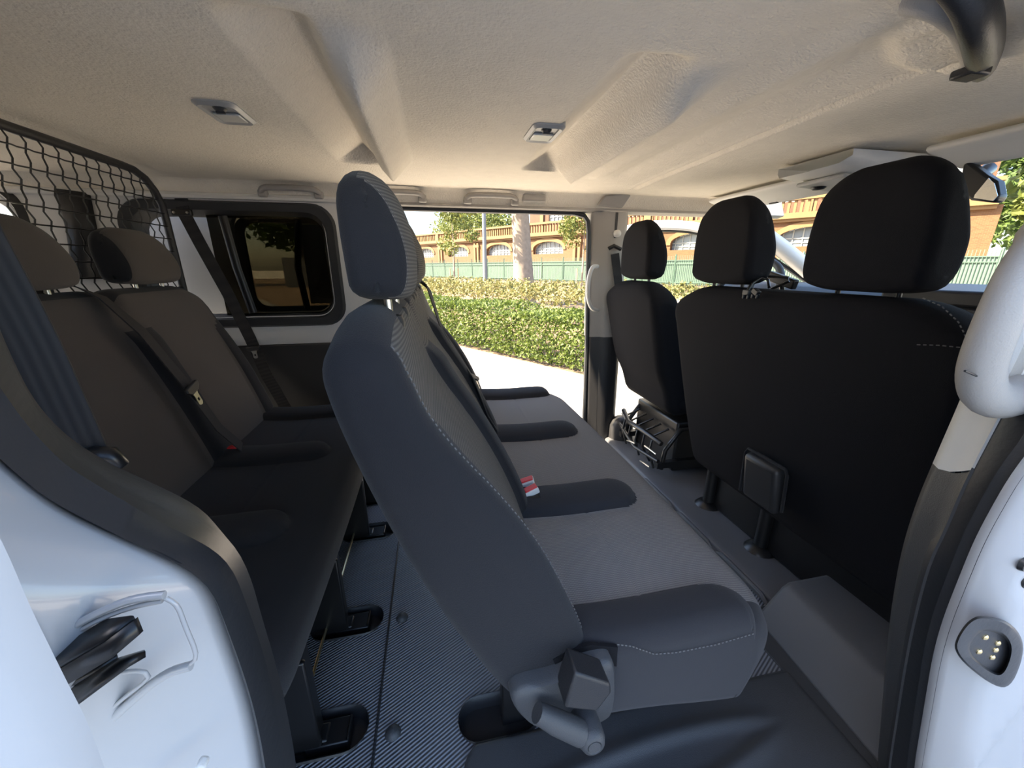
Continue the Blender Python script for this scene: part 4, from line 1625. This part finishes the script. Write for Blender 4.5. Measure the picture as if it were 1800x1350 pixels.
cl = [(top + V((random.uniform(-3.4, 3.4), random.uniform(-2, 3), random.uniform(-2.0, 2.0))), random.uniform(.7, 1.2)) for _ in range(34)]
leaves(9000, lambda: blob(*random.choice(cl)), .11).build('crown', m_tleaf, t, smooth=0, fix=False)
mb = MB()
for c_, r_ in cl[:14]:
    mb.tube([top + V((0, 0, -.6)), top.lerp(c_, .5) + V((0, 0, .2)), c_], [.10, .05, .02], 6)
mb.build('branches', m_bark, t)


def small_tree(px, py, dist, h, r, label, mt, n=2600, stakes=True, crown0=.45, lf=.07, name='young_tree'):
    b = at(px, py, 'y', dist)
    b.z = GZ
    t = thing(name, label, 'tree', b)
    mb = MB()
    mb.tube([b, b + V((.03, 0, h * .5)), b + V((-.02, 0, h * .9))], [.05 * h / 4, .04 * h / 4, .015], 8)
    mb.build('trunk', m_bark2 if name != 'young_tree' else m_bark, t)
    cl = []
    for _ in range(14):
        k = random.uniform(crown0, 1.0)
        w = r * (1.15 - abs(k - .65) * 1.6)
        cl.append((b + V((random.uniform(-w, w), random.uniform(-w, w), h * k)), r * random.uniform(.35, .6)))
    leaves(n, lambda: blob(*random.choice(cl)), lf).build('crown', mt, t, smooth=0, fix=False)
    if stakes:
        for s in (-.35, .35):
            mb = MB()
            mb.cyl(b + V((s, 0, 0)), b + V((s, 0, 1.5)), .045, 8)
            mb.build('stake', m_stake, t)
    return t


small_tree(799, 497, 33, 6.6, 1.5, 'slender young tree between two stakes, left of the pale lamp post', m_tleaf, 2600, lf=.11)
small_tree(1022, 505, 22, 5.2, 1.1, 'slender staked young tree close to the far door pillar', m_tleaf, 2200, lf=.09)
# lamp post
b = at(853, 497, 'y', 36)
t = thing('lamp_post', 'slim pale lamp post in front of the brick building', 'lamp post', (b.x, 36, GZ))
mb = MB()
mb.tube([(b.x, 36, GZ), (b.x, 36, 12)], [.21, .14], 12)
mb.build('post', m_pole, t)
mb = MB()
mb.tube([(b.x, 36, 12), (b.x - .3, 35.5, 12.3), (b.x - 1.2, 34.8, 12.4)], .06, 8)
mb.box((b.x - 1.5, 34.6, 12.4), (.8, .35, .15))
mb.build('lantern', m_pole, t)

# green fence
t = thing('boundary_fence', 'pale green screened fence with spikes in front of the brick building', 'fence', FP(30))
PS_ = 3.0
NP = 31
for k in range(NP + 1):
    mb = MB()
    mb.box(FP(-9 + k * PS_, 0, 1.32), (.09, .09, 2.64))
    mb.build('fence_post', m_fence, t, smooth=0)
ang = math.atan2(U_.y, U_.x)
RZ = Matrix.Rotation(ang, 3, 'Z')
for k in range(NP):
    t0 = -9 + k * PS_
    mb = MB()
    mb.box(FP(t0 + PS_ / 2, .05, 1.15), (PS_ - .1, .02, 2.05), RZ, 0)
    for z in (.30, 1.85, 2.15):
        mb.box(FP(t0 + PS_ / 2, -.03, z), (PS_ - .1, .05, .06), RZ, 1)
    if k < 14:
        for j in range(20):
            q = FP(t0 + (j + .5) * PS_ / 20, -.03, 0)
            mb.box(q + V((0, 0, 1.30)), (.03, .03, 2.45), RZ, 1)
    else:
        for j in range(12):
            q = FP(t0 + (j + .5) * PS_ / 12, -.03, 0)
            mb.box(q + V((0, 0, 1.30)), (.035, .035, 2.40), RZ, 1)
    mb.build('fence_panel', [m_fscreen, m_fence], t, smooth=0)

# brick building: local frame t (along), n (away), z
BN = 8.0
Fx = lambda t, n=0, z=0: FP(t, BN + n, z)
WINS = [9.7 + 9.55 * i for i in range(-0, 9)]
t = thing('brick_building', 'long orange brick building with arched windows and a balustrade behind the fence', 'building', Fx(40))
WW, WZ0, WZS, WZT = 2.55, 3.3, 4.0, 4.9


def arch(tc, w, z0, zs, zt, n=12):
    pts = [(tc + w, z0), (tc + w, zs)]
    for i in range(1, n):
        a = pi * i / n
        pts.append((tc + w * cos(a), zs + (zt - zs) * sin(a)))
    pts += [(tc - w, zs), (tc - w, z0)]
    return pts


def bobj(mb, name, mt, parent=t, **k):
    return mb.build(name, mt, parent, **k)


wall_o = bpy.data.objects.new
mb = holed([(.3, 0), (92, 0), (92, 5.6), (.3, 5.6)], [arch(w, WW, WZ0, WZS, WZT) for w in WINS], lambda a, b: (a, 0, b))
wl = mb.build('brick_wall', m_brick, None, smooth=0, solid=.5)
BM4 = Matrix(((U_.x, N_.x, 0, Fx(0).x), (U_.y, N_.y, 0, Fx(0).y), (0, 0, 1, GZ), (0, 0, 0, 1)))


def placeb(o, parent=t):
    o.parent = parent
    o.matrix_parent_inverse = Matrix.Translation(-t.location)
    o.matrix_basis = BM4
    return o


placeb(wl)
mb = MB()
mb.box((.0, 4, 2.8), (.6, 8.5, 5.6))
mb.box((45, 8.5, 2.6), (90, .3, 5.2))
placeb(mb.build('side_wall', m_brick, None, smooth=0))
for w in WINS:
    mb = MB()
    P2 = arch(w, WW, WZ0, WZS, WZT)
    mb.prism([(a, .3, b) for a, b in P2], (0, .05, 0))
    fo = placeb(mb.build('arched_window', m_wglass, None, smooth=0))
    mb = MB()
    for k in range(-3, 4):
        x = w + k * WW / 3.5
        zt2 = WZS + (WZT - WZS) * sqrt(max(0, 1 - ((x - w) / WW) ** 2))
        mb.box((x, .26, (WZ0 + zt2) / 2), (.09, .06, zt2 - WZ0))
    mb.box((w, .26, WZS), (WW * 2, .06, .1))
    mb.box((w, .26, WZ0 + .35), (WW * 2, .06, .08))
    fb = mb.build('glazing_bars', m_wbar, None, smooth=0)
    fb.parent = fo
    mb = MB()
    Pi = arch(w, WW, WZS - .2, WZS, WZT)
    Po = arch(w, WW + .45, WZS - .2, WZS, WZT + .45)
    mb.strip([[(a, -.34, b) for a, b in Po], [(a, -.34, b) for a, b in Pi], [(a, -.20, b) for a, b in Pi]])
    fo2 = placeb(mb.build('arch_surround', m_stone, None, smooth=0, solid=.06))
for i in range(len(WINS) + 1):
    x = WINS[0] - 4.78 + i * 9.55
    mb = MB()
    for d in (-.35, .35):
        mb.box((x + d, -.36, 2.7), (.38, .25, 5.0))
    mb.box((x, -.36, 4.75), (1.3, .3, .4))
    placeb(mb.build('pilaster', m_stone, None, smooth=0))
mb = MB()
mb.box((46, -.4, 5.72), (92, .8, .28))
mb.box((46, -.32, 5.46), (92, .5, .22))
placeb(mb.build('cornice', m_stone, None, smooth=0))
mb = MB()
mb.box((46, -.4, 7.18), (92, .55, .26))
mb.box((46, -.4, 5.95), (92, .45, .2))
x = .5
while x < 92:
    if abs(((x - WINS[0] + 4.78) % 9.55) - 0) < .45:
        mb.box((x, -.4, 6.6), (.7, .5, 1.2))
        x += .7
    mb.box((x, -.4, 6.55), (.20, .20, 1.1))
    x += .46
placeb(mb.build('balustrade', m_stone, None, smooth=0))
# upper storey, set back
UW = [3.0 + 5.4 * i for i in range(8)]
mb = holed([(-.0, 5.6), (46, 5.6), (46, 13), (-.0, 13)], [[(u - 1.5, 7.6), (u + 1.5, 7.6), (u + 1.5, 10.3), (u - 1.5, 10.3)] for u in UW], lambda a, b: (a, 5.0, b))
placeb(mb.build('upper_wall', m_bred, None, smooth=0, solid=.4))
mb = MB()
mb.box((46, 8, 9.3), (.4, 6, 7.4))
placeb(mb.build('upper_side_wall', m_bred, None, smooth=0))
for u in UW:
    mb = MB()
    mb.box((u, 5.1, 8.95), (3.0, .08, 2.7), None, 0)
    for k in (-1, -.5, 0, .5, 1):
        mb.box((u + k * 1.4, 4.98, 8.95), (.12, .08, 2.7), None, 1)
    for z in (7.7, 8.6, 9.5, 10.2):
        mb.box((u, 4.98, z), (3.0, .08, .1), None, 1)
    placeb(mb.build('upper_window', [m_wglass, m_wbar], None, smooth=0))
    mb = MB()
    mb.box((u + 2.7, 4.7, 9), (.6, .3, 7))
    placeb(mb.build('upper_pilaster', m_stone, None, smooth=0))

# background trees
def big_tree(c, h, r, label, mt, n=6800, lf=.34):
    c = V(c)
    t = thing('leafy_tree', label, 'tree', c, 'trees behind the brick building')
    mb = MB()
    mb.tube([c, c + V((.1, 0, h * .5)), c + V((0, .1, h * .8))], [.28, .22, .1], 8)
    mb.build('trunk', m_bark2, t)
    cl = [(c + V((random.uniform(-r, r) * .8, random.uniform(-r, r) * .8, h * random.uniform(.36, .95))), r * random.uniform(.34, .6)) for _ in range(30)]
    leaves(n, lambda: blob(*random.choice(cl)), lf).build('crown', mt, t, smooth=0, fix=False)


big_tree(Fx(92, 30), 17, 7.0, 'leafy green tree above the left end of the balustrade', m_tleaf)
big_tree(Fx(74, 22), 18, 7.5, 'leafy green tree over the balustrade, left of the lamp post', m_tleaf)
big_tree(Fx(55, 27), 15, 6.0, 'leafy green tree over the balustrade just behind the lamp post', m_tleaf2)
big_tree(Fx(-7, 6), 8.2, 4.6, 'bushy green tree beyond the fence at the right edge of the windscreen', m_tleaf, 11000)
big_tree(Fx(-5, 17.5), 12.5, 4.2, 'taller green tree beside the brick building end, seen under the mirror', m_tleaf2, 5200)
big_tree(Fx(10, 22), 19, 5.0, 'green treetop showing over the brick building through the windscreen', m_tleaf)
blk = thing('added_shade_block', 'unseen tall pale block added behind the van to shade its near side', 'building', (-23, -9, GZ))  # added out of view, only to keep the sun off the near side
mb = MB()
mb.box((-23, -9.0, GZ + 11), (8, 22, 22))
mb.build('shade_block_wall', m_wpanel, blk, smooth=0)
for k in range(6):
    for j in range(5):
        mb = MB()
        mb.box((-19.0, -18 + j * 4, GZ + 3 + k * 3.2), (.12, 1.5, 1.6))
        mb.build('window', m_wglass, blk, smooth=0)
# things seen through the tinted side window
for i, (x, y) in enumerate(((-26, 40), (-12.5, 42), (-40, 38))):
    lab = ['dense dark tree left of the white wall seen through the tinted window', 'dense dark tree above the white wall in the middle of the tinted window',
           'dense dark tree farthest left in the tinted window'][i]
    c = V((x, y, GZ))
    t = thing('dense_tree', lab, 'tree', c, 'trees behind the tinted window')
    mb = MB()
    mb.tube([c, c + V((0, 0, 5))], [.3, .2], 8)
    mb.build('trunk', m_bark2, t)
    cl = [(c + V((random.uniform(-4, 4), random.uniform(-3, 3), random.uniform(3.6, 11))), random.uniform(1.2, 2.4)) for _ in range(20)]
    leaves(3200, lambda: blob(*random.choice(cl)), .32).build('crown', m_tleaf2, t, smooth=0, fix=False)
t = thing('garden_wall', 'low white garden wall beyond the road in the tinted window', 'wall', (-18, 33, GZ))
mb = MB()
for x0, x1 in ((-27, -19.6), (-18.9, -14.5), (-11.5, -8)):
    mb.box(((x0 + x1) / 2, 33.5, GZ + 1.15), (x1 - x0, .3, 2.3))
mb.build('wall_panel', m_wbar, t, smooth=0)
mb = MB()
mb.box((-16.5, 33.3, GZ + 1.7), (1.6, .06, .7))
mb.build('blue_sign', mat('blue_sign', (.05, .08, .22), .5), t)
t = thing('street_pole', 'thin pale pole seen through the left pane of the tinted window', 'pole', (-14.2, 18, GZ))
mb = MB()
mb.tube([(-14.2, 18, GZ), (-14.2, 18, 6)], .09, 8)
mb.build('pole', m_pole, t)
mb = MB()
t = thing('low_bush', 'low brown-green bush beside the road in the tinted window', 'bush', (-9.5, 17, GZ))
leaves(2500, lambda: blob((-9.5 + random.uniform(-1.2, .6), 16.6, GZ + .5), .7), .09).build('foliage', m_shrub, t, smooth=0, fix=False)

# ------------------------------------------------------------------ light
w = bpy.data.worlds.new('sky')
S.world = w
w.use_nodes = True
nt = w.node_tree
bg = nt.nodes['Background']
sky = nt.nodes.new('ShaderNodeTexSky')
sky.sky_type = 'NISHITA'
sky.sun_disc = False
sky.sun_elevation = radians(42)
sky.sun_rotation = radians(-95)
sky.air_density = 1.0
sky.dust_density = 1.6
nt.links.new(sky.outputs[0], bg.inputs[0])
bg.inputs[1].default_value = .215
ld = bpy.data.lights.new('sun', 'SUN')
ld.energy = 11.0
ld.angle = radians(.6)
ld.color = (1.0, .84, .62)
sun = bpy.data.objects.new('sun', ld)
COL.objects.link(sun)
toward = V((-.87, .10, .75)).normalized()   # where the sun stands: behind the van
sun.rotation_euler = toward.to_track_quat('Z', 'Y').to_euler()

vs = S.view_settings
vs.view_transform = 'Standard'
vs.look = 'None'
vs.exposure = 1.8
vs.gamma = 1
vs.use_curve_mapping = False
S.cycles.max_bounces = 10
S.cycles.diffuse_bounces = 6
S.cycles.transparent_max_bounces = 16
